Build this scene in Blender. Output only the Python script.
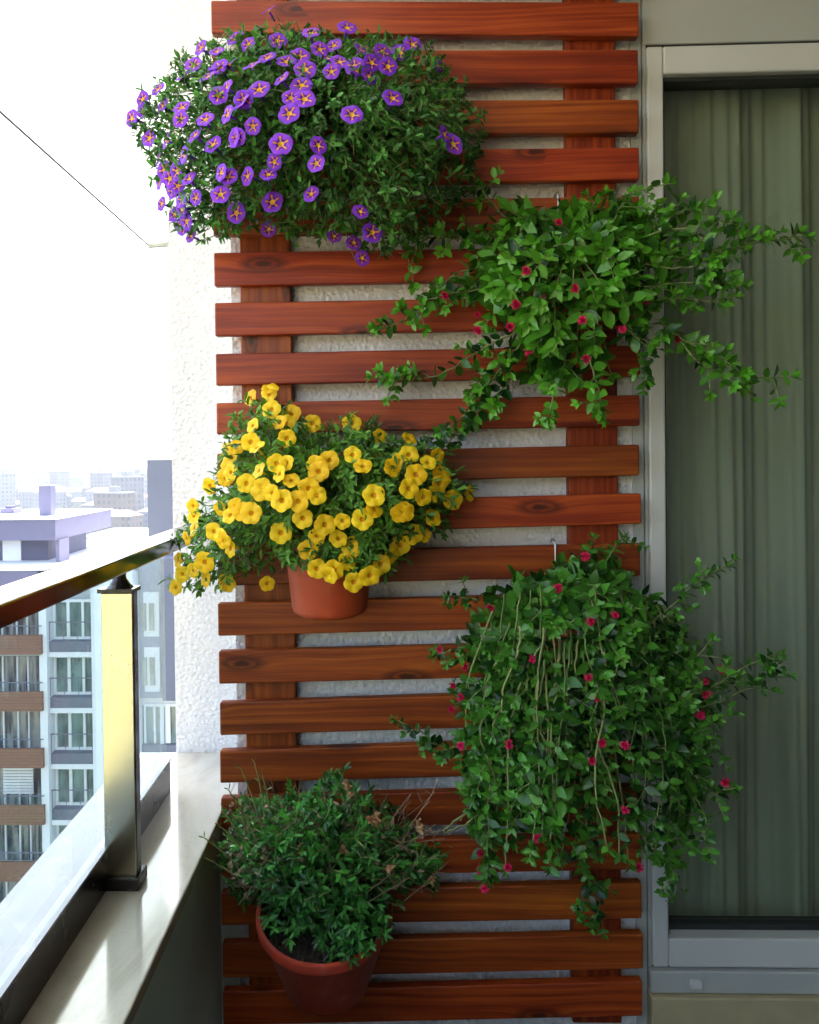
import bpy, bmesh, math, random
from mathutils import Vector, Matrix, Euler
R = math.radians
sc = bpy.context.scene
COL = sc.collection
for o in list(bpy.data.objects): bpy.data.objects.remove(o)

# ------------------------------------------------------------------ camera
EZ = 1.14                      # eye height above the balcony floor
F = 770.0                      # focal length in pixels of the 819 x 1024 frame
PX, PY = 363.5, 468.0          # principal point (the photo is an off-centre crop)
ROT = Matrix.Rotation(R(1.6), 3, 'Z') @ Matrix.Rotation(R(90-.7), 3, 'X') @ Matrix.Rotation(R(-.65), 3, 'Z')
cd = bpy.data.cameras.new('camera'); cam = bpy.data.objects.new('camera', cd); COL.objects.link(cam)
cam.location = (0, 0, EZ); cam.rotation_euler = ROT.to_euler()
cd.sensor_fit = 'VERTICAL'; cd.sensor_height = 36.0; cd.lens = F/1024*36
cd.shift_x = (409.5-PX)/1024; cd.shift_y = -(512-PY)/1024
cd.clip_start = .02; cd.clip_end = 8000
sc.camera = cam

# ------------------------------------------------------------------ world, sun, exposure
SUN_EL, SUN_AZ = 52.0, -8.0    # azimuth from +Y towards +X
w = bpy.data.worlds.new('World'); sc.world = w; w.use_nodes = True
nt = w.node_tree; nt.nodes.clear()
sky = nt.nodes.new('ShaderNodeTexSky'); sky.sky_type = 'NISHITA'; sky.sun_disc = False
sky.sun_elevation = R(SUN_EL); sky.sun_rotation = R(SUN_AZ)
sky.air_density = 1.0; sky.dust_density = 3.0; sky.ozone_density = .6
hs = nt.nodes.new('ShaderNodeHueSaturation'); hs.inputs['Saturation'].default_value = .8
bg = nt.nodes.new('ShaderNodeBackground'); bg.inputs[1].default_value = .15
wo = nt.nodes.new('ShaderNodeOutputWorld')
nt.links.new(sky.outputs[0], hs.inputs['Color']); nt.links.new(hs.outputs[0], bg.inputs[0]); nt.links.new(bg.outputs[0], wo.inputs[0])
sd = bpy.data.lights.new('sun', 'SUN'); sd.energy = 2.8; sd.angle = R(.53); sd.color = (1, .97, .93)
so = bpy.data.objects.new('sun', sd); COL.objects.link(so)
sdir = Vector((math.sin(R(SUN_AZ))*math.cos(R(SUN_EL)), math.cos(R(SUN_AZ))*math.cos(R(SUN_EL)), math.sin(R(SUN_EL))))
so.rotation_euler = sdir.to_track_quat('Z', 'Y').to_euler(); so.location = sdir*50
sc.view_settings.view_transform = 'Standard'; sc.view_settings.look = 'None'
sc.view_settings.exposure = 2.87; sc.view_settings.gamma = 1.0
sc.render.engine = 'CYCLES'
sc.cycles.max_bounces = 10; sc.cycles.diffuse_bounces = 5; sc.cycles.glossy_bounces = 4
sc.cycles.transmission_bounces = 6; sc.cycles.transparent_max_bounces = 12; sc.cycles.volume_bounces = 1
sc.cycles.use_denoising = True
sc.cycles.caustics_reflective = False; sc.cycles.caustics_refractive = False
sc.cycles.sample_clamp_indirect = 8

def at(px, py, Y):
    """world point at depth Y seen at that pixel of the photograph"""
    d = ROT @ Vector(((px-PX)/F, -(py-PY)/F, -1.0))
    return Vector((d.x*Y/d.y, Y, EZ + d.z*Y/d.y))

# ------------------------------------------------------------------ helpers
class MB:
    def __init__(s): s.v=[]; s.f=[]; s.m=[]; s.a=[]
    def add(s, verts, faces, mi=0, a=0.0):
        b=len(s.v); s.v += [tuple(p) for p in verts]
        s.f += [tuple(b+i for i in f) for f in faces]; s.m += [mi]*len(faces); s.a += [a]*len(verts)
    def box(s, x0,x1,y0,y1,z0,z1, mi=0):
        if x0>x1: x0,x1=x1,x0
        if y0>y1: y0,y1=y1,y0
        if z0>z1: z0,z1=z1,z0
        s.add([(x0,y0,z0),(x1,y0,z0),(x1,y1,z0),(x0,y1,z0),(x0,y0,z1),(x1,y0,z1),(x1,y1,z1),(x0,y1,z1)],
              [(0,3,2,1),(4,5,6,7),(0,1,5,4),(1,2,6,5),(2,3,7,6),(3,0,4,7)], mi)
    def tube(s, pts, r, n=6, mi=0, a=0.0, cap=True):
        pts=[Vector(p) for p in pts]; vs=[]; fs=[]
        N=len(pts); prev=None
        for i,p in enumerate(pts):
            t=(pts[min(i+1,N-1)]-pts[max(i-1,0)])
            t = t.normalized() if t.length>1e-9 else Vector((0,0,1))
            if prev is None:
                u=t.cross(Vector((0,0,1)))
                if u.length<.1: u=t.cross(Vector((1,0,0)))
            else: u=prev-t*prev.dot(t)
            u.normalize(); prev=u; q=t.cross(u)
            rr = r(i/(N-1)) if callable(r) else r
            for k in range(n):
                an=2*math.pi*k/n; vs.append(p+u*math.cos(an)*rr+q*math.sin(an)*rr)
        for i in range(N-1):
            for k in range(n):
                fs.append((i*n+k, i*n+(k+1)%n, (i+1)*n+(k+1)%n, (i+1)*n+k))
        if cap: fs.append(tuple(range(n-1,-1,-1))); fs.append(tuple((N-1)*n+k for k in range(n)))
        s.add(vs,fs,mi,a)
    def lathe(s, prof, M=None, n=40, mi=0):
        """prof: (radius, height) list revolved about local Z, placed by matrix M"""
        vs=[];fs=[]
        for (r,h) in prof:
            for k in range(n):
                an=2*math.pi*k/n; p=Vector((r*math.cos(an), r*math.sin(an), h)); vs.append(M@p if M else p)
        for i in range(len(prof)-1):
            for k in range(n):
                fs.append((i*n+k, i*n+(k+1)%n, (i+1)*n+(k+1)%n, (i+1)*n+k))
        s.add(vs,fs,mi)
    def mesh(s, name, mats, off=(0,0,0), smooth=False):
        me=bpy.data.meshes.new(name)
        o=Vector(off)
        me.from_pydata([tuple(Vector(p)-o) for p in s.v],[],s.f)
        for m in (mats if isinstance(mats,(list,tuple)) else [mats]): me.materials.append(m)
        me.polygons.foreach_set('material_index', s.m)
        if smooth: me.polygons.foreach_set('use_smooth',[True]*len(s.f))
        at_=me.attributes.new('var','FLOAT','POINT'); at_.data.foreach_set('value', s.a)
        me.update(); return me
    def build(s, name, mats, parent=None, smooth=False, bevel=0, loc=None):
        off = Vector(loc) if loc is not None else (wloc(parent) if parent else Vector((0,0,0)))
        me=s.mesh(name,mats,off,smooth)
        o=bpy.data.objects.new(name,me); COL.objects.link(o)
        if parent: o.parent=parent
        o.location = off - (wloc(parent) if parent else Vector((0,0,0)))
        if bevel:
            md=o.modifiers.new('bevel','BEVEL'); md.width=bevel; md.segments=2; md.limit_method='ANGLE'
        return o
def wloc(o):
    v=Vector((0,0,0))
    while o is not None: v+=Vector(o.location); o=o.parent
    return v
def empty(name, loc):
    o=bpy.data.objects.new(name,None); COL.objects.link(o); o.location=loc; o.empty_display_size=.05; return o
def tag(o, label=None, cat=None, group=None, kind=None):
    if label: o['label']=label
    if cat: o['category']=cat
    if group: o['group']=group
    if kind: o['kind']=kind
    return o

# ------------------------------------------------------------------ materials
class N:
    """tiny node helper"""
    def __init__(s, name):
        s.mat=bpy.data.materials.new(name); s.mat.use_nodes=True; s.t=s.mat.node_tree; s.t.nodes.clear()
        s.out=s.t.nodes.new('ShaderNodeOutputMaterial')
    def n(s, typ, _in=None, **kw):
        nd=s.t.nodes.new('ShaderNode'+typ)
        for k,v in kw.items(): setattr(nd,k,v)
        for k,v in (_in or {}).items():
            i=nd.inputs[k]
            if hasattr(v,'is_output') or isinstance(v,bpy.types.NodeSocket): s.t.links.new(v,i)
            else: i.default_value=v
        return nd
    def link(s,a,b): s.t.links.new(a,b)
    def math(s,op,a,b=0.0,c=0.0,clamp=False):
        m=s.n('Math',{0:a,1:b,2:c},operation=op); m.use_clamp=clamp; return m.outputs[0]
    def mix(s,f,a,b,blend='MIX'):
        m=s.n('Mix',data_type='RGBA',blend_type=blend)
        for i,v in ((0,f),(6,a),(7,b)):
            if isinstance(v,bpy.types.NodeSocket): s.t.links.new(v,m.inputs[i])
            else: m.inputs[i].default_value = v if i==0 else (*v,1) if len(v)==3 else v
        return m.outputs[2]
    def ramp(s,f,stops,interp='LINEAR'):
        r=s.n('ValToRGB',{0:f}); e=r.color_ramp; e.interpolation=interp
        while len(e.elements)<len(stops): e.elements.new(.5)
        for el,(p,c) in zip(e.elements,stops): el.position=p; el.color=(*c,1) if len(c)==3 else c
        return r.outputs[0]
    def noise(s,vec,scale,detail=3,rough=.5,dist=0):
        n=s.n('TexNoise',{'Vector':vec,'Scale':scale,'Detail':detail,'Roughness':rough,'Distortion':dist}); return n.outputs[0]
    def obj(s): return s.n('TexCoord').outputs['Object']
    def mapping(s,vec,loc=(0,0,0),scale=(1,1,1)):
        return s.n('Mapping',{'Vector':vec,'Location':loc,'Scale':scale}).outputs[0]
    def bump(s,h,strength=.3,dist=.002): return s.n('Bump',{'Height':h,'Strength':strength,'Distance':dist}).outputs[0]
    def bsdf(s, **kw):
        nm={'color':'Base Color','rough':'Roughness','metal':'Metallic','normal':'Normal','coat':'Coat Weight','coatr':'Coat Roughness','spec':'Specular IOR Level','sheen':'Sheen Weight','trans':'Transmission Weight'}
        b=s.n('BsdfPrincipled')
        for k,v in kw.items():
            i=b.inputs[nm[k]]
            if isinstance(v,bpy.types.NodeSocket): s.t.links.new(v,i)
            else: i.default_value=(*v,1) if isinstance(v,tuple) and len(v)==3 else v
        return b
    def done(s,sh): s.t.links.new(sh if isinstance(sh,bpy.types.NodeSocket) else sh.outputs[0], s.out.inputs[0]); return s.mat

def simple(name,color,rough=.6,metal=0,var=.12,nscale=8,bump=0,bscale=60,spec=.5,bdist=.002,coat=0):
    m=N(name); c=m.obj()
    nz=m.noise(c,nscale,4,.6)
    dark=tuple(max(0,x*(1-var)) for x in color); lite=tuple(min(1,x*(1+var)) for x in color)
    col=m.ramp(nz,[(.3,dark),(.7,lite)])
    rg=m.math('ADD',m.math('MULTIPLY',m.noise(c,nscale*3,3),.2),rough-.1)
    kw=dict(color=col,rough=rg,metal=metal,spec=spec,coat=coat)
    if bump: kw['normal']=m.bump(m.noise(c,bscale,4,.6),bump,bdist)
    return m.done(m.bsdf(**kw))

def wood_mat(name, dark, mid, lite):
    m=N(name); info=m.n('ObjectInfo'); rnd=info.outputs['Random']
    off=m.n('CombineXYZ',{0:m.math('MULTIPLY',rnd,37.0),1:m.math('MULTIPLY',rnd,11.0),2:m.math('MULTIPLY',rnd,23.0)}).outputs[0]
    v=m.n('VectorMath',{0:m.obj(),1:off},operation='ADD').outputs[0]
    s0=m.n('SeparateXYZ',{0:v}); kv=m.n('CombineXYZ',{0:m.math('MULTIPLY',s0.outputs[0],3.0),1:m.math('MULTIPLY',s0.outputs[2],9.0),2:0.0}).outputs[0]
    vor=m.n('TexVoronoi',{'Vector':kv,'Scale':1.0,'Randomness':1.0},voronoi_dimensions='2D'); kd=vor.outputs['Distance']
    has=m.math('GREATER_THAN',m.n('SeparateColor',{0:vor.outputs['Color']}).outputs[0],.45)
    bell=m.math('MULTIPLY',m.math('POWER',2.718,m.math('MULTIPLY',m.math('POWER',m.math('DIVIDE',kd,.17),2.0),-1.0)),has)
    sx=m.n('SeparateXYZ',{0:v})
    warp=m.noise(m.mapping(v,scale=(2.2,3,6)),1.0,2)
    zz=m.math('ADD',m.math('ADD',sx.outputs[2],m.math('MULTIPLY',bell,.016)),m.math('MULTIPLY',warp,.03))
    gv=m.n('CombineXYZ',{0:m.math('MULTIPLY',sx.outputs[0],1.6),1:m.math('MULTIPLY',sx.outputs[1],30.0),2:m.math('MULTIPLY',zz,95.0)}).outputs[0]
    g1=m.noise(gv,1.0,3,.6)
    fv=m.n('CombineXYZ',{0:m.math('MULTIPLY',sx.outputs[0],9.0),1:m.math('MULTIPLY',sx.outputs[1],200.0),2:m.math('MULTIPLY',zz,620.0)}).outputs[0]
    g2=m.noise(fv,1.0,2,.6)
    g=m.math('ADD',m.math('MULTIPLY',g1,.78),m.math('MULTIPLY',g2,.22))
    big=m.noise(m.mapping(v,scale=(3,5,14)),1.0,3)
    g=m.math('ADD',g,m.math('MULTIPLY',m.math('SUBTRACT',big,.5),.35))
    col=m.ramp(g,[(.18,dark),(.46,mid),(.80,lite)])
    warp0=m.noise(m.mapping(v,scale=(60,60,120)),1.0,2)
    core=m.math('MULTIPLY',m.ramp(m.math('ADD',kd,m.math('MULTIPLY',m.math('SUBTRACT',warp0,.5),.05)),[(.035,(1,1,1)),(.085,(0,0,0))]),has)
    ring=m.math('MULTIPLY',m.ramp(kd,[(.06,(0,0,0)),(.10,(1,1,1)),(.18,(0,0,0))]),has)
    col=m.mix(m.math('MULTIPLY',core,.92),col,tuple(x*.55 for x in dark))
    col=m.mix(m.math('MULTIPLY',ring,.8),col,tuple(x*.9 for x in dark))
    hv=m.n('HueSaturation',{'Color':col,'Value':m.math('ADD',m.math('MULTIPLY',rnd,.5),.72),'Hue':m.math('ADD',m.math('MULTIPLY',m.math('FRACT',m.math('MULTIPLY',rnd,7.3)),-.014),.505)}).outputs[0]
    rough=m.math('ADD',m.math('MULTIPLY',g2,.2),.34)
    nb=m.bump(g,.35,.0012)
    return m.done(m.bsdf(color=hv,rough=rough,normal=nb,spec=.32))

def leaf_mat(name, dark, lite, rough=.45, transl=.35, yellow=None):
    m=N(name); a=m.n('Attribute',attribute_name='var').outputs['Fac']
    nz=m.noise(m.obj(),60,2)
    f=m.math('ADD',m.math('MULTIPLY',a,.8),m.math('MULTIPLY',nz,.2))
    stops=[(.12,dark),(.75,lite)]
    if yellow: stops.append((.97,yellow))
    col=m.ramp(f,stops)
    b=m.bsdf(color=col,rough=rough,spec=.4)
    tr=m.n('BsdfTranslucent',{'Color':m.mix(1.0,col,(1.0,1.0,.45),'MULTIPLY')})
    mx=m.n('MixShader',{0:transl,1:b.outputs[0],2:tr.outputs[0]})
    return m.done(mx)
def petal_mat(name, c1, c2, transl=.3):
    m=N(name); nz=m.noise(m.obj(),160,3)
    info=m.n('ObjectInfo').outputs['Random']
    col=m.ramp(m.math('ADD',m.math('MULTIPLY',nz,.5),m.math('MULTIPLY',info,.5)),[(.25,c1),(.75,c2)])
    b=m.bsdf(color=col,rough=.55,spec=.3)
    tr=m.n('BsdfTranslucent',{'Color':col})
    return m.done(m.n('MixShader',{0:transl,1:b.outputs[0],2:tr.outputs[0]}))

M={}
M['wood']=wood_mat('stained_pine',(.045,.006,.003),(.22,.034,.005),(.48,.115,.012))
M['plaster']=(lambda m:(lambda c: m.done(m.bsdf(color=m.ramp(m.noise(c,3,4),[(.3,(.73,.73,.75)),(.7,(.81,.81,.82))]),rough=.9,
    normal=m.bump(m.math('ADD',m.noise(c,150,4,.7),m.math('MULTIPLY',m.n('TexVoronoi',{'Vector':c,'Scale':95.0}).outputs['Distance'],1.1)),.9,.005))))(m.obj()))(N('rough_plaster'))
M['white_paint']=simple('white_render',(.8,.8,.79),.8,var=.04,nscale=2,bump=.15,bscale=90)
M['ceiling_paint']=simple('ceiling_paint',(.5,.5,.48),.8,var=.04)
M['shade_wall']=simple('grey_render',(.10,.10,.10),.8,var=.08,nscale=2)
M['parapet_paint']=simple('grey_green_paint',(.66,.76,.70),.75,var=.08,nscale=4,bump=.2,bscale=120)
M['pvc']=simple('white_pvc',(.57,.58,.56),.35,var=.03,nscale=3)
M['pvc2']=simple('white_pvc_box',(.42,.44,.42),.42,var=.03,nscale=3)
M['gasket']=simple('rubber_gasket',(.02,.022,.02),.6)
def smudged(name,c,r0):
    m=N(name); o=m.obj(); s1=m.noise(o,9,5,.65); s2=m.noise(m.mapping(o,scale=(40,40,3)),2,3)
    rg=m.math('ADD',m.math('ADD',m.math('MULTIPLY',s1,.22),m.math('MULTIPLY',s2,.08)),r0-.12)
    return m.done(m.bsdf(color=m.ramp(s1,[(.35,tuple(x*.85 for x in c)),(.65,c)]),rough=rg,metal=1,normal=m.bump(m.noise(o,25,3),.04,.002)))
M['steel']=simple('polished_steel',(.13,.12,.125),.15,metal=1,var=.03,nscale=5)
M['reflection_tint']=smudged('reflection_tinted_metal',(.66,.61,.47),.22)  # warm tint stands in for the yellow reflection on the post face
M['dark_steel']=simple('dark_metal',(.035,.03,.03),.25,metal=.4,var=.1)
M['wire']=simple('zinc_wire',(.55,.55,.56),.3,metal=1,var=.1,nscale=60)
M['alu']=simple('aluminium_cap',(.12,.12,.135),.3,metal=.85,var=.03)
def marble():
    m=N('polished_marble'); c=m.obj()
    n1=m.noise(m.mapping(c,scale=(3,1.2,3)),2.2,6,.65,1.2)
    col=m.ramp(n1,[(.3,(.42,.38,.30)),(.5,(.54,.50,.42)),(.75,(.62,.59,.52))])
    n2=m.noise(c,130,3)
    col=m.mix(m.math('MULTIPLY',m.ramp(n2,[(.6,(0,0,0)),(.72,(1,1,1))]),.35),col,(.40,.34,.26))
    r=m.math('ADD',m.math('MULTIPLY',m.noise(c,14,4),.12),.06)
    return m.done(m.bsdf(color=col,rough=r,spec=.6,coat=.3,coatr=.05))
M['marble']=marble()
def upst():
    m=N('white_upstand'); c=m.obj(); v=m.n('TexVoronoi',{'Vector':m.mapping(c,scale=(1,.0,1)),'Scale':110.0})
    sp=m.math('MULTIPLY',m.math('LESS_THAN',v.outputs['Distance'],m.math('MULTIPLY',m.noise(c,40,2),.32)),m.math('GREATER_THAN',m.noise(c,22,2),.5))
    return m.done(m.bsdf(color=m.mix(m.math('MULTIPLY',sp,.8),(.80,.79,.80),(.22,.20,.19)),rough=.35))
M['upstand']=upst()
M['step']=simple('beige_stone',(.42,.36,.22),.5,var=.12,nscale=9)
M['floor']=simple('dark_tile',(.05,.05,.045),.5,var=.12,nscale=7)  # near-black tone so little light bounces up to the lower slats
M['terracotta']=simple('terracotta_plastic',(.45,.062,.018),.42,var=.08,nscale=12,bump=.05,bscale=300)
M['terracotta_old']=simple('weathered_terracotta',(.36,.038,.018),.5,var=.15,nscale=14,bump=.1,bscale=200)
def pot_mat(name,c,lime):
    m=N(name); o=m.obj(); a_=m.noise(o,11,5,.6); b_=m.noise(m.mapping(o,scale=(30,30,7)),1,4,.7)
    col=m.ramp(a_,[(.3,tuple(x*.78 for x in c)),(.7,tuple(x*1.12 for x in c))])
    col=m.mix(m.math('MULTIPLY',m.ramp(b_,[(.55,(0,0,0)),(.75,(1,1,1))]),lime),col,(.50,.36,.28))
    return m.done(m.bsdf(color=col,rough=m.math('ADD',m.math('MULTIPLY',b_,.35),.3),normal=m.bump(m.noise(o,180,4),.08,.002)))
M['terracotta']=pot_mat('terracotta_plastic',(.45,.062,.018),.16); M['terracotta_old']=pot_mat('weathered_terracotta',(.36,.04,.018),.25)
M['soil']=simple('potting_soil',(.03,.02,.013),.95,var=.4,nscale=60,bump=1,bscale=120,bdist=.01)
def curtain_mat():
    m=N('sheer_curtain'); c=m.obj()
    wv=m.noise(m.mapping(c,scale=(900,900,900)),1,1)
    col=m.ramp(m.noise(m.mapping(c,scale=(5,5,.6)),1.5,3),[(.3,(.62,.63,.57)),(.7,(.78,.79,.73))])
    b=m.bsdf(color=col,rough=.9); t=m.n('BsdfTranslucent',{'Color':(.45,.46,.4,1)}); tp=m.n('BsdfTransparent')
    a=m.n('MixShader',{0:.3,1:b.outputs[0],2:t.outputs[0]})
    return m.done(m.n('MixShader',{0:.12,1:a.outputs[0],2:tp.outputs[0]}))
M['curtain']=curtain_mat()
def awn():
    m=N('awning_fabric'); c=m.ramp(m.noise(m.obj(),3,3),[(.3,(.84,.84,.80)),(.7,(.90,.90,.85))])
    b=m.bsdf(color=c,rough=.9); t=m.n('BsdfTranslucent',{'Color':c})
    return m.done(m.n('MixShader',{0:.5,1:b.outputs[0],2:t.outputs[0]}))
M['awning']=awn()
def pane(name,tint,rough=.0,ior=1.5,boost=0.0):
    m=N(name); fc=m.n('LayerWeight',{'Blend':.5}).outputs['Facing']
    f=m.math('ADD',m.math('MULTIPLY',m.math('POWER',fc,5.0),.9),.04+boost,clamp=True)
    g=m.n('BsdfGlossy',{'Color':(1,1,1,1),'Roughness':rough}); t=m.n('BsdfTransparent',{'Color':(*tint,1)})
    return m.done(m.n('MixShader',{0:f,1:t.outputs[0],2:g.outputs[0]}))
M['door_glass']=pane('door_glass',(.84,.885,.82),boost=.03)
M['rail_glass']=pane('railing_glass',(.88,.95,.94),boost=.0)
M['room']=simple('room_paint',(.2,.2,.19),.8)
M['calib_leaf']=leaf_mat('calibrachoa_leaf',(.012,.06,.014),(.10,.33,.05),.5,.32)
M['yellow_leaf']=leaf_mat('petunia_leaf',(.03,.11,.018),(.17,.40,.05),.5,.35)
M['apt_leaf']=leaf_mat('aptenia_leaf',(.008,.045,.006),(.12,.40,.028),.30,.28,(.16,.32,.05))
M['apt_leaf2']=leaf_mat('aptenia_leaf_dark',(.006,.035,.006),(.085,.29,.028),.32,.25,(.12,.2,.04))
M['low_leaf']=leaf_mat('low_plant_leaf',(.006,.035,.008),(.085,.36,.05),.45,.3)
M['stem']=leaf_mat('green_stem',(.08,.14,.03),(.22,.26,.09),.5,.1)
M['old_stem']=leaf_mat('woody_stem',(.09,.12,.035),(.22,.24,.08),.6,.05)
M['twig']=leaf_mat('dry_twig',(.10,.06,.035),(.28,.18,.11),.8,.05)
M['dry']=petal_mat('dried_flower',(.30,.14,.06),(.50,.30,.16),.2)
M['purple']=petal_mat('purple_petal',(.17,.025,.55),(.32,.06,.85))
M['purple_dark']=petal_mat('purple_petal_vein',(.07,.008,.25),(.12,.015,.34))
M['orange_star']=petal_mat('orange_star',(.75,.20,.05),(.85,.33,.08))
M['throat']=petal_mat('yellow_throat',(.85,.45,.03),(.9,.55,.05))
M['yellow']=petal_mat('yellow_petal',(.87,.52,.006),(.97,.68,.015))
M['yellow_dark']=petal_mat('golden_throat',(.62,.25,.004),(.72,.32,.006))
M['crimson']=petal_mat('crimson_petal',(.55,.008,.07),(.75,.02,.14))
M['crimson_core']=petal_mat('flower_heart',(.35,.02,.03),(.5,.05,.05))

# ------------------------------------------------------------------ haze and far setting
def structure(mb,name,mat,**k):
    o=mb.build(name,mat,**k); o['kind']='structure'; return o
GZ=EZ-42.0
M['ground']=simple('far_ground',(.045,.05,.04),.9,var=.4,nscale=.02)
b=MB(); n=40; ex=2900
vs=[];fs=[]
for j in range(n+1):
    for i in range(n+1):
        x=-ex+2*ex*i/n; y=-ex+2*ex*j/n
        d=math.hypot(x,y); h=max(0,(d-900)/1500)**1.4*12 if y>0 else 0
        vs.append((x,y,GZ+h*(1+.5*math.sin(x*.0031)*math.cos(y*.0023))))
for j in range(n):
    for i in range(n): fs.append((j*(n+1)+i,j*(n+1)+i+1,(j+1)*(n+1)+i+1,(j+1)*(n+1)+i))
b.add(vs,fs); structure(b,'ground',M['ground'],smooth=True)
def gz(x,y):
    d=math.hypot(x,y); h=max(0,(d-900)/1500)**1.4*12 if y>0 else 0
    return GZ+h*(1+.5*math.sin(x*.0031)*math.cos(y*.0023))
HAZE=True
if HAZE:
    b=MB(); b.box(-2950,2950,-2950,2950,GZ-1,EZ+40)
    hz=b.build('haze',[]); hz.data.materials.clear()
    m=N('haze_air'); pv=m.n('VolumePrincipled',{'Color':(.9,.94,1,1),'Density':.00026})
    m.link(pv.outputs[0],m.out.inputs['Volume']); hz.data.materials.append(m.mat); hz['kind']='stuff'

# distant city: simple blocks, each a house of its own
def city_mat(name,wall):
    m=N(name); g=m.n('NewGeometry'); tc=m.obj(); s_=m.n('SeparateXYZ',{0:tc})
    rnd=m.n('ObjectInfo').outputs['Random']
    hor=m.math('ADD',s_.outputs[0],s_.outputs[1])
    wx=m.math('GREATER_THAN',m.math('FRACT',m.math('DIVIDE',hor,3.1)),.5)
    wz=m.math('GREATER_THAN',m.math('FRACT',m.math('DIVIDE',s_.outputs[2],3.0)),.45)
    nz=m.math('LESS_THAN',m.math('ABSOLUTE',m.n('SeparateXYZ',{0:g.outputs['Normal']}).outputs[2]),.5)
    win=m.math('MULTIPLY',m.math('MULTIPLY',wx,wz),nz)
    win=m.math('MULTIPLY',win,m.math('ADD',m.math('MULTIPLY',m.n('TexWhiteNoise',{0:m.n('VectorMath',{0:m.n('VectorMath',{0:tc,1:(3.1,3.1,3.0)},operation='DIVIDE').outputs[0]},operation='FLOOR').outputs[0]}).outputs[0],.8),.1))
    col=m.mix(win,wall,(.05,.08,.12))
    col=m.n('HueSaturation',{'Color':col,'Value':m.math('ADD',m.math('MULTIPLY',rnd,.8),.35)}).outputs[0]
    return m.done(m.bsdf(color=col,rough=.7))
CM=[city_mat('city_wall_white',(.30,.30,.31)),city_mat('city_wall_beige',(.26,.20,.17)),city_mat('city_wall_grey',(.15,.18,.22))]
M['rooftile']=simple('clay_roof',(.14,.07,.05),.8)
M['flatroof']=simple('flat_roof',(.2,.2,.2),.8)
rc=random.Random(5)
CITYLAB=['pale block far off in the hazy city','beige block far off in the hazy city','grey block far off in the hazy city']
protos=[]
for ci in range(3):
    for k in range(3):
        wd=rc.uniform(11,20); dp=rc.uniform(10,16); ht=[10,17,28][k]*rc.uniform(.9,1.2)
        b=MB(); b.box(-wd/2,wd/2,-dp/2,dp/2,-6,ht)
        o=bpy.data.objects.new('city_block',b.mesh('city_block',CM[ci])); 
        b=MB()
        if k<2:
            b.add([(-wd/2-.4,-dp/2-.4,ht),(wd/2+.4,-dp/2-.4,ht),(wd/2+.4,dp/2+.4,ht),(-wd/2-.4,dp/2+.4,ht),(-wd/2+3,0,ht+2.6),(wd/2-3,0,ht+2.6)],
                  [(0,1,5,4),(1,2,5),(2,3,4,5),(3,0,4),(3,2,1,0)])
            r=bpy.data.objects.new('roof',b.mesh('roof',M['rooftile']))
        else:
            b.box(-wd/2-.3,wd/2+.3,-dp/2-.3,dp/2+.3,ht,ht+.7); b.box(-2,2,-2,2,ht+.7,ht+3.4)
            r=bpy.data.objects.new('roof',b.mesh('roof',M['flatroof']))
        protos.append((o,r,ci))
placed=[]
cnt=0
for i in range(300):
    for _t in range(40):
        d=rc.uniform(330,1)*0+ (330+1750*rc.random()**1.25)
        px=rc.uniform(-10,185)
        if d<560: px=rc.uniform(95,185)
        x=(px-385)/F*d; y=d
        if all((x-a)**2+(y-c)**2>(13+d*.004)**2 for a,c in placed): break
    else: continue
    placed.append((x,y))
    k=rc.choice([0,1,1,2]) if d<1200 else rc.choice([0,0,1,1])
    o,r,ci=protos[rc.choice([0,0,0,1,2])*3+k]
    a=o.copy(); COL.objects.link(a); a.location=(x,y,gz(x,y)); a.rotation_euler=(0,0,rc.uniform(-.6,.6))
    q=r.copy(); COL.objects.link(q); q.parent=a
    tag(a,CITYLAB[ci].replace('block',['low house with a tiled roof','block with a tiled roof','tall flat roofed block'][k]),'building','distant city blocks')
for o,r,_ in protos: bpy.data.objects.remove(o); bpy.data.objects.remove(r)
# woods between the far blocks
b=MB()
for i in range(420):
    d=380+1500*rc.random(); x=(rc.uniform(-10,185)-385)/F*d; y=d; z=gz(x,y); s=rc.uniform(5,11)
    for k in range(5):
        c=Vector((x+rc.uniform(-s,s)*.8,y+rc.uniform(-s,s)*.8,z+s*.5+rc.uniform(0,s*.4)))
        r_=s*rc.uniform(.3,.6)
        vs=[c+Vector(v)*r_*rc.uniform(.7,1.2) for v in ((1,0,0),(0,1,0),(-1,0,0),(0,-1,0),(0,0,1),(0,0,-1))]
        b.add(vs,[(0,1,4),(1,2,4),(2,3,4),(3,0,4),(1,0,5),(2,1,5),(3,2,5),(0,3,5)],a=rc.random())
o=b.build('far_trees',leaf_mat('far_foliage',(.012,.03,.018),(.03,.055,.03),.8,.05)); o['kind']='stuff'

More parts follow.
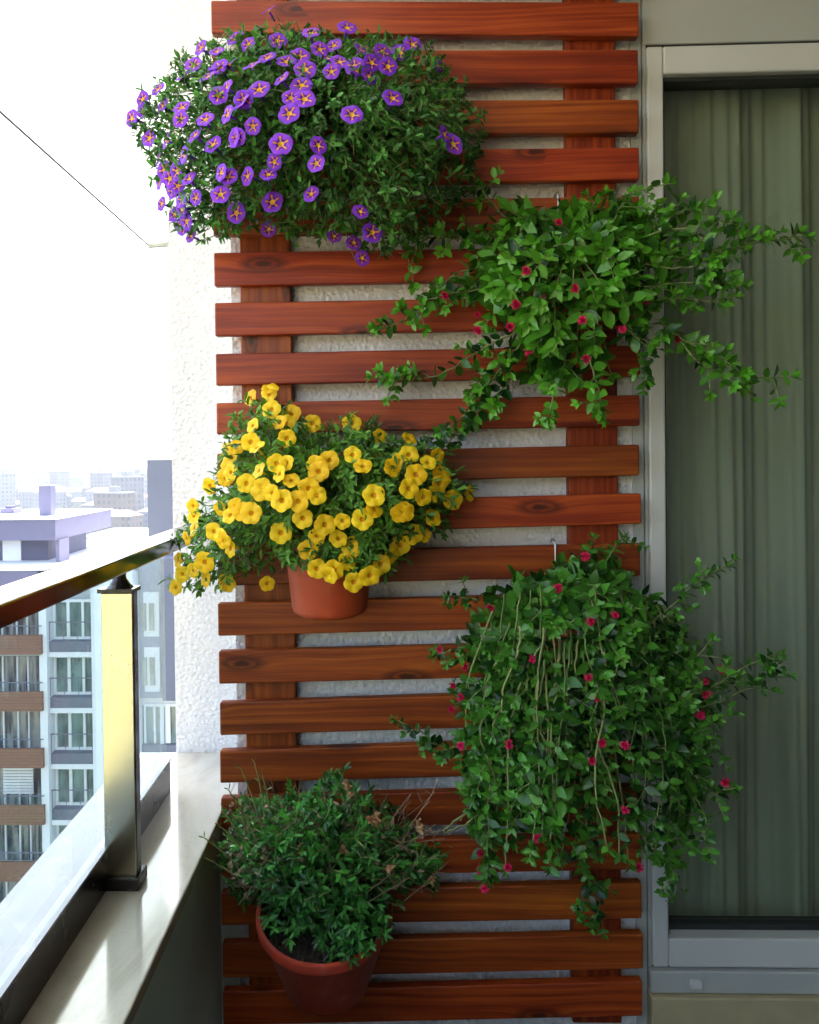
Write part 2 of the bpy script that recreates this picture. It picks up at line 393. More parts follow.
# ------------------------------------------------------------------ opposite apartment building
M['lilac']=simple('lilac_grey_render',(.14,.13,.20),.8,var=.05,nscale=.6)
M['lilac_dark']=simple('lilac_shadow_wall',(.085,.085,.14),.8,var=.05,nscale=.6)  # darker copy of the lilac, recess shade under the fascia put into its colour
M['plum']=simple('plum_render',(.14,.07,.10),.8,var=.05,nscale=.6)
M['bwhite']=simple('building_white',(.66,.67,.68),.8,var=.04,nscale=.5)
M['slate']=simple('slate_panel',(.12,.13,.17),.6,var=.06,nscale=.6)
M['pgrey']=simple('pale_grey_wall',(.22,.25,.31),.7,var=.05,nscale=.5)
M['brown']=(lambda m:(lambda s_: m.done(m.bsdf(color=m.mix(m.math('GREATER_THAN',m.math('FRACT',m.math('DIVIDE',s_.outputs[2],.16)),.88),
   m.ramp(m.noise(m.mapping(m.obj(),scale=(1,1,12)),2,3),[(.3,(.15,.065,.04)),(.7,(.21,.10,.06))]),(.06,.03,.02)),rough=.6)))(m.n('SeparateXYZ',{0:m.obj()})))(N('brown_cladding'))
M['bglass']=(lambda m: m.done(m.bsdf(color=m.ramp(m.noise(m.mapping(m.obj(),scale=(.9,.9,.35)),1.7,2),[(.35,(.05,.09,.09)),(.65,(.17,.27,.25))]),rough=.08,spec=.9)))(N('green_window_glass'))
M['bglass_dark']=(lambda m: m.done(m.bsdf(color=m.ramp(m.noise(m.mapping(m.obj(),scale=(2.4,1,.25)),1.7,2),[(.4,(.03,.04,.055)),(.6,(.30,.30,.28))]),rough=.15,spec=.8)))(N('curtained_window_glass'))
M['roofwhite']=simple('pale_roof_membrane',(.7,.7,.7),.7,var=.05,nscale=.3)
BY=40.0
def X(px,Y=BY,py=640): return at(px,py,Y).x
def Z(py,Y=BY,px=70): return at(px,py,Y).z
bld=empty('apartment_building',(X(40),BY,GZ))
tag(bld,'white and lilac apartment building with brown balconies seen below the handrail','building')
def part(name,mat,f,parent=bld,**k):
    b=MB(); f(b); return b.build(name,mat,parent,**k)
# main body
part('wall',M['bwhite'],lambda b:(b.box(X(-140),X(133),BY+1.4,BY+14,GZ,Z(567)),b.box(X(41.5),X(49),BY-.3,BY+1.4,GZ,Z(569)),
     b.box(X(92),X(134),BY-.1,BY+1.4,GZ,Z(569)), b.box(X(133),X(190),BY+1.6,BY+14,GZ,Z(704)), b.box(X(133),X(190),BY+1.2,BY+1.6,Z(713),Z(704.5)), b.box(X(152),X(156),BY+1.2,BY+1.6,GZ,Z(713))))
part('parapet_coping',M['roofwhite'],lambda b:b.box(X(-140),X(49.5),BY-.35,BY+.3,Z(569.5),Z(567)))
part('terrace_parapet',M['lilac'],lambda b:b.box(X(-140),X(49),BY-.3,BY+.25,Z(600),Z(569.6)))
part('roof',M['roofwhite'],lambda b:b.box(X(-140),X(134),BY+.3,BY+14,Z(567)-.3,Z(567)+.01))
# penthouse
PYY=41.5
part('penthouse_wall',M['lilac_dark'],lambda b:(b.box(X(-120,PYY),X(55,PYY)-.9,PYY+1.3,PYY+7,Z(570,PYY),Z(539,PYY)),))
def fascia(b):
    zt,zb=Z(520,PYY,30),Z(540.5,PYY,30)
    x1=X(55,PYY,520); x0=X(-120,PYY)
    b.box(x0,x1,PYY,PYY+8.6,zb,zt)
part('roof_fascia',M['lilac'],fascia)
part('penthouse_roof',M['roofwhite'],lambda b:b.box(X(-120,PYY)-.1,X(55,PYY,520)+.1,PYY-.1,PYY+8.7,Z(520,PYY,30)+.01,Z(520,PYY,30)+.05))
part('door',M['bwhite'],lambda b:b.box(X(5,PYY+1.3),X(23,PYY+1.3),PYY+1.2,PYY+1.3,Z(568,PYY),Z(541,PYY)))
part('pillar',M['lilac'],lambda b:b.box(X(55,PYY),X(58.5,PYY),PYY+.3,PYY+1.6,Z(568,PYY),Z(540,PYY)))
part('window',M['slate'],lambda b:b.box(X(62,PYY+6),X(78,PYY+6),PYY+6,PYY+6.5,Z(566,PYY+6),Z(537,PYY+6)))
ch=part('chimney',M['lilac'],lambda b:b.box(X(41,44),X(53,44),44,44.7,Z(518,44),Z(486,44)))
part('chimney_cap',M['pgrey'],lambda b:(b.box(X(40.6,44),X(53.4,44),43.95,44.75,Z(486,44),Z(484.8,44))),parent=ch)
part('antenna',M['wire'],lambda b:(b.tube([(X(49,44),44.3,Z(485,44)),(X(49,44),44.3,Z(472,44))],.025),b.tube([(X(46.5,44),44.3,Z(478,44)),(X(50.5,44),44.3,Z(478,44))],.02),b.tube([(X(47,44),44.3,Z(475,44)),(X(50,44),44.3,Z(475,44))],.02)))
part('roof_vent',M['lilac'],lambda b:(b.box(X(2,46),X(16,46),46,47,Z(516,46),Z(508,46)),b.box(X(6,46),X(12,46),46.2,46.8,Z(508,46),Z(505.5,46))))
# window bays
for k in range(8):
    oy=56*k
    bay=part('window',M['bwhite'],lambda b:(b.box(X(49.2),X(92),BY+.5,BY+.62,Z(604+oy),Z(601+oy)),b.box(X(49.2),X(92),BY+.5,BY+.62,Z(641.5+oy),Z(639+oy)),
        *[b.box(X(a),X(c),BY+.5,BY+.62,Z(639+oy),Z(604+oy)) for a,c in ((49.2,51.5),(63,66),(78,80.5),(90.5,92))]))
    part('pane',M['bglass'],lambda b:b.box(X(49.3),X(91.9),BY+.64,BY+.7,Z(641+oy),Z(602+oy)),parent=bay)
    part('balustrade',M['slate'],lambda b:(b.tube([(X(49.2),BY-.02,Z(622+oy)),(X(92),BY-.02,Z(622+oy))],.03),*[b.tube([(X(q),BY-.02,Z(640+oy)),(X(q),BY-.02,Z(622+oy))],.02,4) for q in (50,64,78,91)]),parent=bay)
    part('spandrel',M['slate'],lambda b:b.box(X(49.2),X(92),BY,BY+.8,Z(652+oy),Z(641.6+oy)))
    part('lintel',M['bwhite'],lambda b:b.box(X(49.2),X(92),BY-.03,BY+1.4,Z(657+oy),Z(652.1+oy)))
    # right hand windows seen past the post
    if k not in (0,1):
        w2=part('window',M['bwhite'],lambda b:(b.box(X(136),X(190),BY+1.1,BY+1.2,Z(601.5+oy),Z(598.5+oy)),*[b.box(X(a),X(c),BY+1.1,BY+1.2,Z(639+oy),Z(601.5+oy)) for a,c in ((136,138),(146,148),(158,163),(176,178))]))
        part('pane',M['bglass'],lambda b:b.box(X(136),X(190),BY+1.25,BY+1.3,Z(640+oy),Z(600+oy)),parent=w2)
        part('spandrel',M['slate'],lambda b:b.box(X(134),X(190),BY+1.0,BY+1.5,Z(648+oy),Z(640.3+oy)))
    # brown balconies
    bo=56.2*k
    bal=part('balcony',M['brown'],lambda b:(b.box(X(-140),X(41,BY-.5),BY-.5,BY-.35,Z(652+bo),Z(633+bo)),b.box(X(41,BY-.5)-.12,X(41,BY-.5),BY-.35,BY+.1,Z(652+bo),Z(633+bo))))
    part('slab',M['bwhite'],lambda b:b.box(X(-140),X(40.5,BY)-.2,BY-.34,BY+1.4,Z(651+bo),Z(649+bo)),parent=bal)
    part('railing',M['slate'],lambda b:(b.tube([(X(-140),BY-.42,Z(624+bo)),(X(41,BY-.5),BY-.42,Z(624+bo))],.03),*[b.tube([(X(q,BY-.5),BY-.42,Z(633+bo)),(X(q,BY-.5),BY-.42,Z(624+bo))],.02,4) for q in range(-130,41,14)]),parent=bal)
    bw=part('balcony_window',M['bglass_dark'],lambda b:b.box(X(-140),X(38),BY+1.3,BY+1.38,Z(648+bo),Z(606+bo)))
    part('frame',M['bwhite'],lambda b:[b.box(X(q),X(q+1.6),BY+1.2,BY+1.29,Z(648+bo),Z(606+bo)) for q in (-40,-25,-10,5,16,30)],parent=bw)
    if k==3:
        part('roller_blind',M['bwhite'],lambda b:[b.box(X(-8,BY),X(23,BY),BY+.9,BY+.96,Z(775+i*3.0+2.3),Z(775+i*3.0)) for i in range(9)],parent=bal)
for k in range(3):
    part('window',M['bwhite'],lambda b:(b.box(X(136,BY-.6),X(152,BY-.6),BY+.7,BY+.8,Z(640+56*k-56*0),Z(595+56*k)),)) if k<2 else None
for k in range(2):
    oy=k*55
    part('pane',M['bglass'],lambda b:[b.box(X(a),X(c),BY+.62,BY+.69,Z(634+oy),Z(606+oy)) for a,c in ((138.5,142.5),(145.5,150.5))])
part('stair_wall',M['pgrey'],lambda b:b.box(X(134.5),X(160),BY+.8,BY+1.59,Z(703),Z(560)))
part('tower',M['slate'],lambda b:b.box(X(160,BY),X(186,BY),BY+.3,BY+3,Z(703),Z(560)))
# separate chimney-like tower slab
tw=part('tower',simple('grey_tower_render',(.16,.16,.19),.8,var=.04,nscale=.4),lambda b:b.box(X(147.5,BY+2,500),X(186,BY+2,500),BY+2,BY+6,Z(705),Z(460,BY+2,160)))
part('tower_cap',M['bwhite'],lambda b:b.box(X(147.2,BY+2,500),X(186,BY+2,500),BY+1.95,BY+6.05,Z(460,BY+2,160)+.01,Z(458.5,BY+2,160)),parent=tw)
# lower plum block between
blk=part('terrace_house',M['plum'],lambda b:b.box(X(80,55,545),X(150,55,545),55,62,GZ,Z(538.5,55,110)),parent=None)
tag(blk,'plum coloured block with white coping beyond the lilac roof','building')
part('coping',M['roofwhite'],lambda b:b.box(X(78,55,545),X(151,55,545),54.8,62.2,Z(538.5,55,110)+.01,Z(537,55,110)),parent=blk)

# sunlit neighbour behind the viewer; it shows only as the yellow reflection in the post
M['ochre']=simple('ochre_render',(.45,.38,.22),.8,var=.06,nscale=.5)
nb=part('apartment_building',M['ochre'],lambda b:b.box(-42,-2,-52,-38,GZ,EZ+6),parent=None)
tag(nb,'ochre apartment building behind the viewer, mirrored as yellow in the railing post','building')
for zz in range(-10,3):
    for xx in range(-58,12,6):
        if -34<xx<-2 or xx<-40 or xx>-3: continue
        wv=part('window',M['bglass'],lambda b:b.box(xx,xx+1.6,-38.02,-37.95,EZ+zz*3.1,EZ+zz*3.1+1.5),parent=nb) if zz%3==0 else None

# ------------------------------------------------------------------ balcony shell
WY=1.65; WX0=-.4615; DX=at(645,500,WY).x
CZ=EZ+1.35
zt=EZ+.885
FZ=-.16
b=MB(); b.box(-.62,2.35,-2.9,WY,FZ-.18,FZ); structure(b,'balcony_floor',M['floor'])
PYR=1.93; PX0=at(174,600,PYR).x
b=MB()
b.box(-.326,DX-.004,WY,WY+.50,FZ-.18,CZ-.003); b.box(PX0,-.3262,PYR,WY+.50,FZ-.18,CZ-.003); b.box(DX-.004,2.35,WY,WY+.22,EZ+1.14,CZ); b.box(2.1,2.35,WY,WY+.22,FZ-.18,EZ+1.14)
o=b.build('plaster_wall',M['plaster'],loc=(0,WY,0)); tag(o,'rough white plaster wall behind the wooden trellis and around the door','wall')
b=MB(); b.box(2.2,2.35,-2.9,WY-.002,FZ+.001,CZ); o=b.build('unseen_side_wall',M['shade_wall']); tag(o,'dark unseen wall added on the right side to hold light off the lower balcony','wall')  # added out of view; dark so the lower trellis gets less light
b=MB(); b.box(-.3,2.2,-2.9,-2.75,FZ+.001,CZ); o=b.build('unseen_end_wall',M['shade_wall']); tag(o,'dark unseen wall added behind the viewer to keep bright sky off the balcony and door glass','wall')  # added out of view to block sky light and its reflection
b=MB(); b.box(-.04,2.35,-2.9,WY+.22,CZ,CZ+.2)
cl=b.build('balcony_ceiling',M['ceiling_paint']); tag(cl,'white underside of the balcony slab above the trellis and the door','ceiling')
aw=empty('awning',(-1.0,1,CZ)); tag(aw,'cream fabric awning assumed at the top left and widened inward for light from above, with a thin dark edge','awning')  # assumed awning; its unseen inner part is added to brighten the wall top
b=MB(); b.add([(-.052,-2.9,CZ+.19),(-.052,4.8,CZ+.19),(-1.462,4.8,CZ+.005),(-1.462,-2.9,CZ+.005)],[(0,1,2,3)]); o=b.build('fabric',M['awning'],aw); o.modifiers.new('s','SOLIDIFY').thickness=.002
b=MB(); b.tube([(-1.466,-2.9,CZ),(-1.466,4.8,CZ)],.005,8); b.build('front_cord',M['gasket'],aw)
b=MB(); b.tube([(-1.466,4.8,CZ),(-1.2,4.82,CZ+.02)],.02,8); b.box(-1.34,-1.20,4.78,4.86,CZ-.02,CZ+.05); b.build('end_bracket',M['pvc2'],aw)
# parapet and stone ledge
LZ=EZ-.739
b=MB(); b.box(-.60,-.366,-2.9,WY-.002,FZ+.001,LZ-.026); b.box(-.60,-.3265,WY-.0015,PYR-.001,-.1,LZ-.026)
pp=b.build('parapet',M['parapet_paint'],loc=(-.48,0,0)); tag(pp,'low grey green parapet wall under the polished stone ledge','wall')
b=MB(); b.box(-.63,-.351,-2.9,PYR-.0005,LZ-.025,LZ); b.box(-.3508,-.3265,WY+.0005,PYR-.0005,LZ-.025,LZ-.0003)
b.build('stone_ledge',M['marble'],pp,bevel=.003)
# railing
rl=empty('balcony_railing',(-.45,1.31,LZ)); tag(rl,'polished metal balcony railing with glass infill standing on the stone ledge','railing')
b=MB(); b.box(-.481,-.418,-2.85,PYR-.001,EZ-.181,EZ-.1534); b.build('handrail',M['steel'],rl,bevel=.003)
b=MB(); b.box(-.4925,-.4365,1.313,1.338,LZ+.004,EZ-.226); ps=b.build('post',M['dark_steel'],rl,bevel=.002)
b=MB(); b.box(-.4915,-.4375,1.3095,1.3128,LZ+.022,EZ-.2275); b.build('front_plate',M['reflection_tint'],ps,bevel=.0008)  # facing that carries the yellow reflection as its own tint
b=MB(); b.box(-.4968,-.4300,1.300,1.350,LZ,LZ+.022); b.build('base_plate',M['dark_steel'],ps,bevel=.003)
b=MB(); b.box(-.496,-.433,1.304,1.344,EZ-.226,EZ-.219)
b.lathe([(0,.0002),(.024,.0002),(.018,.006),(.0125,.014),(.011,.020),(.0125,.027),(.018,.034),(.026,.0385),(0,.0385)],Matrix.Translation((-.4635,1.324,EZ-.219)),n=24)
b.build('post_neck',M['dark_steel'],ps,smooth=False)
b=MB(); b.box(-.585,-.487,-2.85,1.70,LZ+.001,EZ-.668); cn=b.build('bottom_channel',M['dark_steel'],rl)
b=MB(); b.box(-.587,-.4845,-2.85,1.702,EZ-.6678,EZ-.664); b.build('channel_cap',M['alu'],cn)
b=MB(); b.box(-.503,-.493,-2.85,1.695,EZ-.6635,EZ-.20); b.build('glass_panel',M['rail_glass'],rl)

# ------------------------------------------------------------------ sliding door
dr=empty('sliding_door',(DX+.5,WY,0)); tag(dr,'white framed glazed balcony door right of the trellis','door')
def zy(py,px=660,Y=WY): return at(px,py,Y).z
def xx_(px,Y=WY,py=500): return at(px,py,Y).x
XR=2.1
ztop=zy(46,700); zbot=zy(964,655)
b=MB(); f0=DX+.006; gl=xx_(665,WY-.005)
yf=WY-.012
b.box(f0,gl,yf,WY+.06,zbot,ztop-.004); b.box(gl+.0005,XR,yf,WY+.06,ztop-.062,ztop-.004); b.box(gl+.0005,XR,yf,WY+.06,zbot,zbot+.062)
fr=b.build('frame',M['pvc'],dr,bevel=.004)
b=MB(); b.box(DX+.005,XR,WY-.002,WY+.05,ztop-.003,ztop+.003); b.box(DX+.005,XR,WY-.002,WY+.05,zbot-.004,zbot-.0005)
b.build('gasket',M['gasket'],fr)
b=MB(); b.box(DX-.002,DX+.005,WY-.007,WY+.05,zbot-.002,ztop+.003); b.build('frame_edge',M['pvc2'],fr)
b=MB(); g=.008
b.box(gl+.0004,gl+.007,WY+.005,WY+.05,zbot+.062,ztop-.062); b.box(gl+.007,XR,WY+.005,WY+.05,ztop-.07,ztop-.0622); b.box(gl+.007,XR,WY+.02,WY+.05,zbot+.0622,zbot+.075)
b.build('seal',M['gasket'],fr)
b=MB(); b.box(gl+.001,XR,WY+.028,WY+.034,zbot+.063,ztop-.063); b.build('glass_pane',M['door_glass'],dr)
b=MB(); b.box(DX-.002,XR,WY-.018,WY+.2,0.001,zbot-.0045); b.build('threshold',M['pvc2'],dr,bevel=.003)
b=MB(); b.box(DX-.003,2.095,WY-.03,WY+.2,FZ+.001,-.001); o=b.build('stone_step',M['step'],bevel=.003); tag(o,'beige stone step under the white door threshold','step')
b=MB(); p=at(697,988,WY-.03); b.box(p.x-.012,p.x+.012,WY-.03,WY-.0185,p.z-.004,p.z+.012); b.build('drain_cap',M['pvc'],dr,bevel=.003)
b=MB(); b.box(DX-.001,XR,WY-.006,WY+.2,ztop+.0032,EZ+.955); b.box(DX+.001,XR,WY-.0005,WY+.2,EZ+.955,EZ+1.139)
b.build('shutter_box',M['pvc2'],dr,bevel=.003)
b=MB(); b.box(DX-.0265,DX-.0045,WY-.006,WY-.0005,FZ+.001,EZ+1.2); b.build('casing_strip',M['pvc2'],dr)
# room behind
b=MB()
x0,x1,y0,y1,z0,z1=DX-.3,2.6,WY+.23,WY+3.2,.0,EZ+1.139
b.add([(x0,y0,z0),(x1,y0,z0),(x1,y1,z0),(x0,y1,z0),(x0,y0,z1),(x1,y0,z1),(x1,y1,z1),(x0,y1,z1)],[(0,1,2,3),(7,6,5,4),(1,5,6,2),(2,6,7,3),(3,7,4,0)])
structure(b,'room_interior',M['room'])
# curtain
rr=random.Random(11); b=MB(); nx=420; vs=[];fs=[]
xa,xb=gl-.10,2.4; ph=[rr.uniform(0,6.28) for _ in range(5)]
for i in range(nx+1):
    x=xa+(xb-xa)*i/nx
    for j in range(9):
        t=j/8; z=.03+t*(ztop+.12-.03)
        am=.022+.014*(1-t)
        y=WY+.135+am*math.sin(x*37+ph[0]+1.6*math.sin(x*9+ph[1])+.4*math.sin(t*2+x*4))+.004*math.sin(x*103+ph[2]+2*math.sin(x*5))+.006*math.sin(x*190+t*3)
        vs.append((x,y,z))
for i in range(nx):
    for j in range(8): fs.append((i*9+j,(i+1)*9+j,(i+1)*9+j+1,i*9+j+1))
b.add(vs,fs); o=b.build('curtain',M['curtain'],smooth=True,loc=(1,WY+.135,0)); tag(o,'grey green sheer curtain hanging in folds behind the door glass','curtain')

# ------------------------------------------------------------------ trellis
SF=1.597                              # front face of the slats
tr=empty('wooden_trellis',(0,SF,0.1)); tag(tr,'reddish stained wooden slat trellis fixed on the white wall','trellis')
rt=random.Random(3)
L={0:(0,33),5:(252.5,286),6:(302.7,336),7:(353.7,385.5),8:(403,434.5),9:(453.6,486),12:(603.7,636.3),13:(651.5,684.3),14:(702.9,735.7),15:(751.2,783.5),18:(893,926),19:(943.7,978.5),20:(992,1026)}
Rr={0:(2,36),1:(49.2,83.4),2:(99,133),3:(147,180),4:(196,229),8:(394.9,425.6),9:(444.6,475.4),10:(493.5,523.7),11:(543.3,576),18:(883,919),19:(934.3,969.3),20:(981.7,1016.5)}
def interp(D,i):
    if i in D: return D[i]
    ks=sorted(D); 
    if i<ks[0]: a,c=ks[0],ks[1]
    elif i>ks[-1]: a,c=ks[-2],ks[-1]
    else: a=max(k for k in ks if k<i); c=min(k for k in ks if k>i)
    t=(i-a)/(c-a); return tuple(D[a][q]+(D[c][q]-D[a][q])*t for q in (0,1))
def beam(name,x0,x1,zl0,zl1,zr0,zr1,y0,y1,parent,mat,bev=.0035,vert=False):
    """rounded board; the ends may have slightly different heights"""
    bm=bmesh.new()
    c=Vector(((x0+x1)/2,(y0+y1)/2,(zl0+zl1+zr0+zr1)/4))
    vs=[bm.verts.new(Vector(p)-c) for p in ((x0,y0,zl0),(x1,y0,zr0),(x1,y1,zr0),(x0,y1,zl0),(x0,y0,zl1),(x1,y0,zr1),(x1,y1,zr1),(x0,y1,zl1))]
    for f in ((0,3,2,1),(4,5,6,7),(0,1,5,4),(1,2,6,5),(2,3,7,6),(3,0,4,7)): bm.faces.new([vs[i] for i in f])
    bmesh.ops.bevel(bm,geom=bm.edges[:],offset=bev,segments=3,affect='EDGES',profile=.5)
    me=bpy.data.meshes.new(name); bm.to_mesh(me); bm.free(); me.materials.append(mat)
    for p in me.polygons: p.use_smooth=True
    o=bpy.data.objects.new(name,me); COL.objects.link(o); o.parent=parent; o.location=c-wloc(parent)
    md=o.modifiers.new('wn','WEIGHTED_NORMAL')
    return o
for i in range(-3,21):
    a,c=interp(L,i),interp(Rr,i)
    xl=211.5+11*(a[0]/1000)+rt.uniform(-.8,.8); xr=638.5+4.5*(a[0]/1000)+rt.uniform(-.8,.8)
    y0=SF+rt.uniform(-.0012,.0012)
    p0,p1=at(xl,a[1],y0),at(xl,a[0],y0); q0,q1=at(xr,c[1],y0),at(xr,c[0],y0)
    beam('slat',p0.x,q0.x,p0.z,p1.z,q0.z,q1.z,y0,y0+.022,tr,M['wood'])
M['wood_v']=M['wood']
for (pa,pb) in ((240,291),(567,617)):
    x0,x1=at(pa,300,SF+.023).x,at(pb,300,SF+.023).x
    zt_,zb_=at(400,-158,SF).z,at(400,1030,SF).z
    # the board's long axis is turned so that its grain runs upright
    o=beam('batten',-(zt_-zb_)/2,(zt_-zb_)/2,-(x1-x0)/2,(x1-x0)/2,-(x1-x0)/2,(x1-x0)/2,-.0125,.0125,tr,M['wood'])
    o.rotation_euler=(0,R(90),0); o.location=Vector(((x0+x1)/2,SF+.0232+.0125,(zt_+zb_)/2))-wloc(tr)

# ------------------------------------------------------------------ plants
def inpoly(x,y,P):
    c=False; n=len(P); j=n-1
    for i in range(n):
        xi,yi=P[i]; xj,yj=P[j]
        if (yi>y)!=(yj>y) and x<(xj-xi)*(y-yi)/(yj-yi)+xi: c=not c
        j=i
    return c
def edist(x,y,P):
    m=1e9; n=len(P)
    for i in range(n):
        ax,ay=P[i]; bx,by=P[(i+1)%n]; dx,dy=bx-ax,by-ay
        t=max(0,min(1,((x-ax)*dx+(y-ay)*dy)/(dx*dx+dy*dy))); m=min(m,math.hypot(x-ax-t*dx,y-ay-t*dy))
    return m
def leaf(mb,p,d,n,Ln,W,curl,fold,a,shape=0,mi=0):
    d=d.normalized(); s=d.cross(n)
    if s.length<1e-4: s=d.cross(Vector((.3,.2,1)))
    s.normalize(); n=s.cross(d).normalized()
    ws=((.78,1.0,.72),(.9,1.0,.62))[0] if shape==0 else (.9,1.0,.55)
    vs=[p]; 
    for t,wf in zip((.22,.5,.78),ws):
        c=p+d*(Ln*t)-n*(curl*Ln*t*t)
        hw=W*.5*wf
        vs += [c-s*hw+n*(fold*hw), c, c+s*hw+n*(fold*hw)]
    vs.append(p+d*Ln*.98-n*(curl*Ln*1.05))
    mb.add(vs,[(0,2,1),(0,3,2),(1,2,5,4),(2,3,6,5),(4,5,8,7),(5,6,9,8),(7,8,10),(8,9,10)],mi,a)
def bez(p0,p1,p2,p3,t):
    u=1-t; return p0*(u**3)+p1*(3*u*u*t)+p2*(3*u*t*t)+p3*(t**3)
def rv(r): 
    while True:
        v=Vector((r.uniform(-1,1),r.uniform(-1,1),r.uniform(-1,1)))
        if .05<v.length<1: return v.normalized()
P2=None
def dome(x,y,P,Yb,D,reach,zone=1.0):
    t=min(1,edist(x,y,P)/reach); Yd=Yb-D*math.sqrt(1-(1-t)**2)*zone
    if P is P2 and 274<x<392 and y>505: Yd=min(Yd,1.372+.0008*abs(x-330))   # spills over the pot rim
    return Yd

# ---- flower meshes (five lobes, funnel throat)
def petunia(name,mats,rad,star=True,seed=0,wav=.05):
    r=random.Random(seed); b=MB(); n=40; rings=[(.0,-.62),(.12,-.38),(.24,-.12),(.45,.0),(.66,.05),(.86,.03),(1.0,-.03)]
    vs=[];fs=[];mi=[]
    tw=r.uniform(0,.3)
    for ri,(rr_,h) in enumerate(rings):
        for k in range(n):
            a=2*math.pi*k/n; lob=abs(math.cos(2.5*a)); 
            q=rr_
            if ri>=4: q*=1-(.07 if star else .12)*(1-lob)**1.5*(ri-3)/3
            wob=math.sin(5*a)*wav*(ri/6)**2+r.uniform(-1,1)*.012*(ri/6)
            vs.append(Vector((q*math.cos(a+tw),q*math.sin(a+tw),h*.55+wob))*rad)
    for ri in range(len(rings)-1):
        for k in range(n):
            fs.append((ri*n+k,ri*n+(k+1)%n,(ri+1)*n+(k+1)%n,(ri+1)*n+k))
            kk=((k+.5)/n*5)%1; near=min(abs(kk-0),abs(1-kk))
            if star: m_=3 if ri<2 else (2 if near<.11 and ri<4 else (1 if ri<3 or near<.26 and ri<4 else 0))
            else: m_=1 if ri<2 or (near<.06 and ri<3) else 0
            mi.append(m_)
    base=len(b.v); b.v+= [tuple(v) for v in vs]; b.f+=fs; b.m+=mi; b.a+=[.5]*len(vs)
    # tube and calyx at the back
    b.tube([Vector((0,0,-.3*rad)),Vector((0,0,-.9*rad)),Vector((.05*rad,0,-1.5*rad))],lambda t:rad*(.17-.09*t),7,0,.5)
    for k in range(5):
        a=2*math.pi*k/5; d=Vector((math.cos(a)*.35,math.sin(a)*.35,1))
        leaf(b,Vector((0,0,-1.5*rad)),d,Vector((math.cos(a),math.sin(a),0)),rad*.7,rad*.2,-.1,0,.5,mi=len(mats)-1)
    return b.mesh(name,mats,smooth=True)
def aptenia_flower(name,rad,seed):
    r=random.Random(seed); b=MB()
    for k in range(70):
        a=r.uniform(0,6.283); el=r.uniform(-.1,1.5)
        d=Vector((math.cos(a)*math.cos(el),math.sin(a)*math.cos(el),math.sin(el)))
        leaf(b,Vector((0,0,0)),d,Vector((0,0,1))-d*.3,rad*r.uniform(.8,1.05),rad*.2,.1,0,.5)
    b.lathe([(0,-.7*rad),(.28*rad,-.6*rad),(.36*rad,-.2*rad),(.2*rad,.15*rad),(0,.25*rad)],n=8,mi=1)
    return b.mesh(name,[M['crimson'],M['calib_leaf']],smooth=True)
def put_flower(mesh,pos,nrm,root,r,scale=1,name='flower'):
    o=bpy.data.objects.new(name,mesh); COL.objects.link(o); o.parent=root; o.location=pos-wloc(root)
    q=Vector(nrm).normalized().to_track_quat('Z','Y'); o.rotation_euler=(q@Euler((0,0,r.uniform(0,6.28))).to_quaternion()).to_euler()
    o.scale=(scale,)*3
    return o
def pot_profile(R0,R1,H,th=.004,rim=.012):
    return [(0,0),(R1*.86,0),(R1*.97,H*.03),(R1,H*.08),(R0*.97,H-.022),(R0*.975,H-.021),(R0+rim*.35,H-.018),(R0+rim*.35,H-.003),(R0+rim*.2,H),(R0-th,H),(R0-th-.001,H-.02),(R1-th,.01),(0,.01)]
def make_pot(root,c,R0,R1,H,tilt,mat):
    Mx=Matrix.Translation(c)@Matrix.Rotation(tilt,4,'X')
    b=MB(); b.lathe(pot_profile(R0,R1,H),Mx,n=56); b.build('pot',mat,root,smooth=True).modifiers.new('es','EDGE_SPLIT').split_angle=R(50)
    b=MB(); b.lathe([(0,H*.80),(R0*.5,H*.83),(R0*.92,H*.80)],Mx,n=24); b.build('soil',M['soil'],root,smooth=True)
    return Mx@Vector((0,0,H*.8))
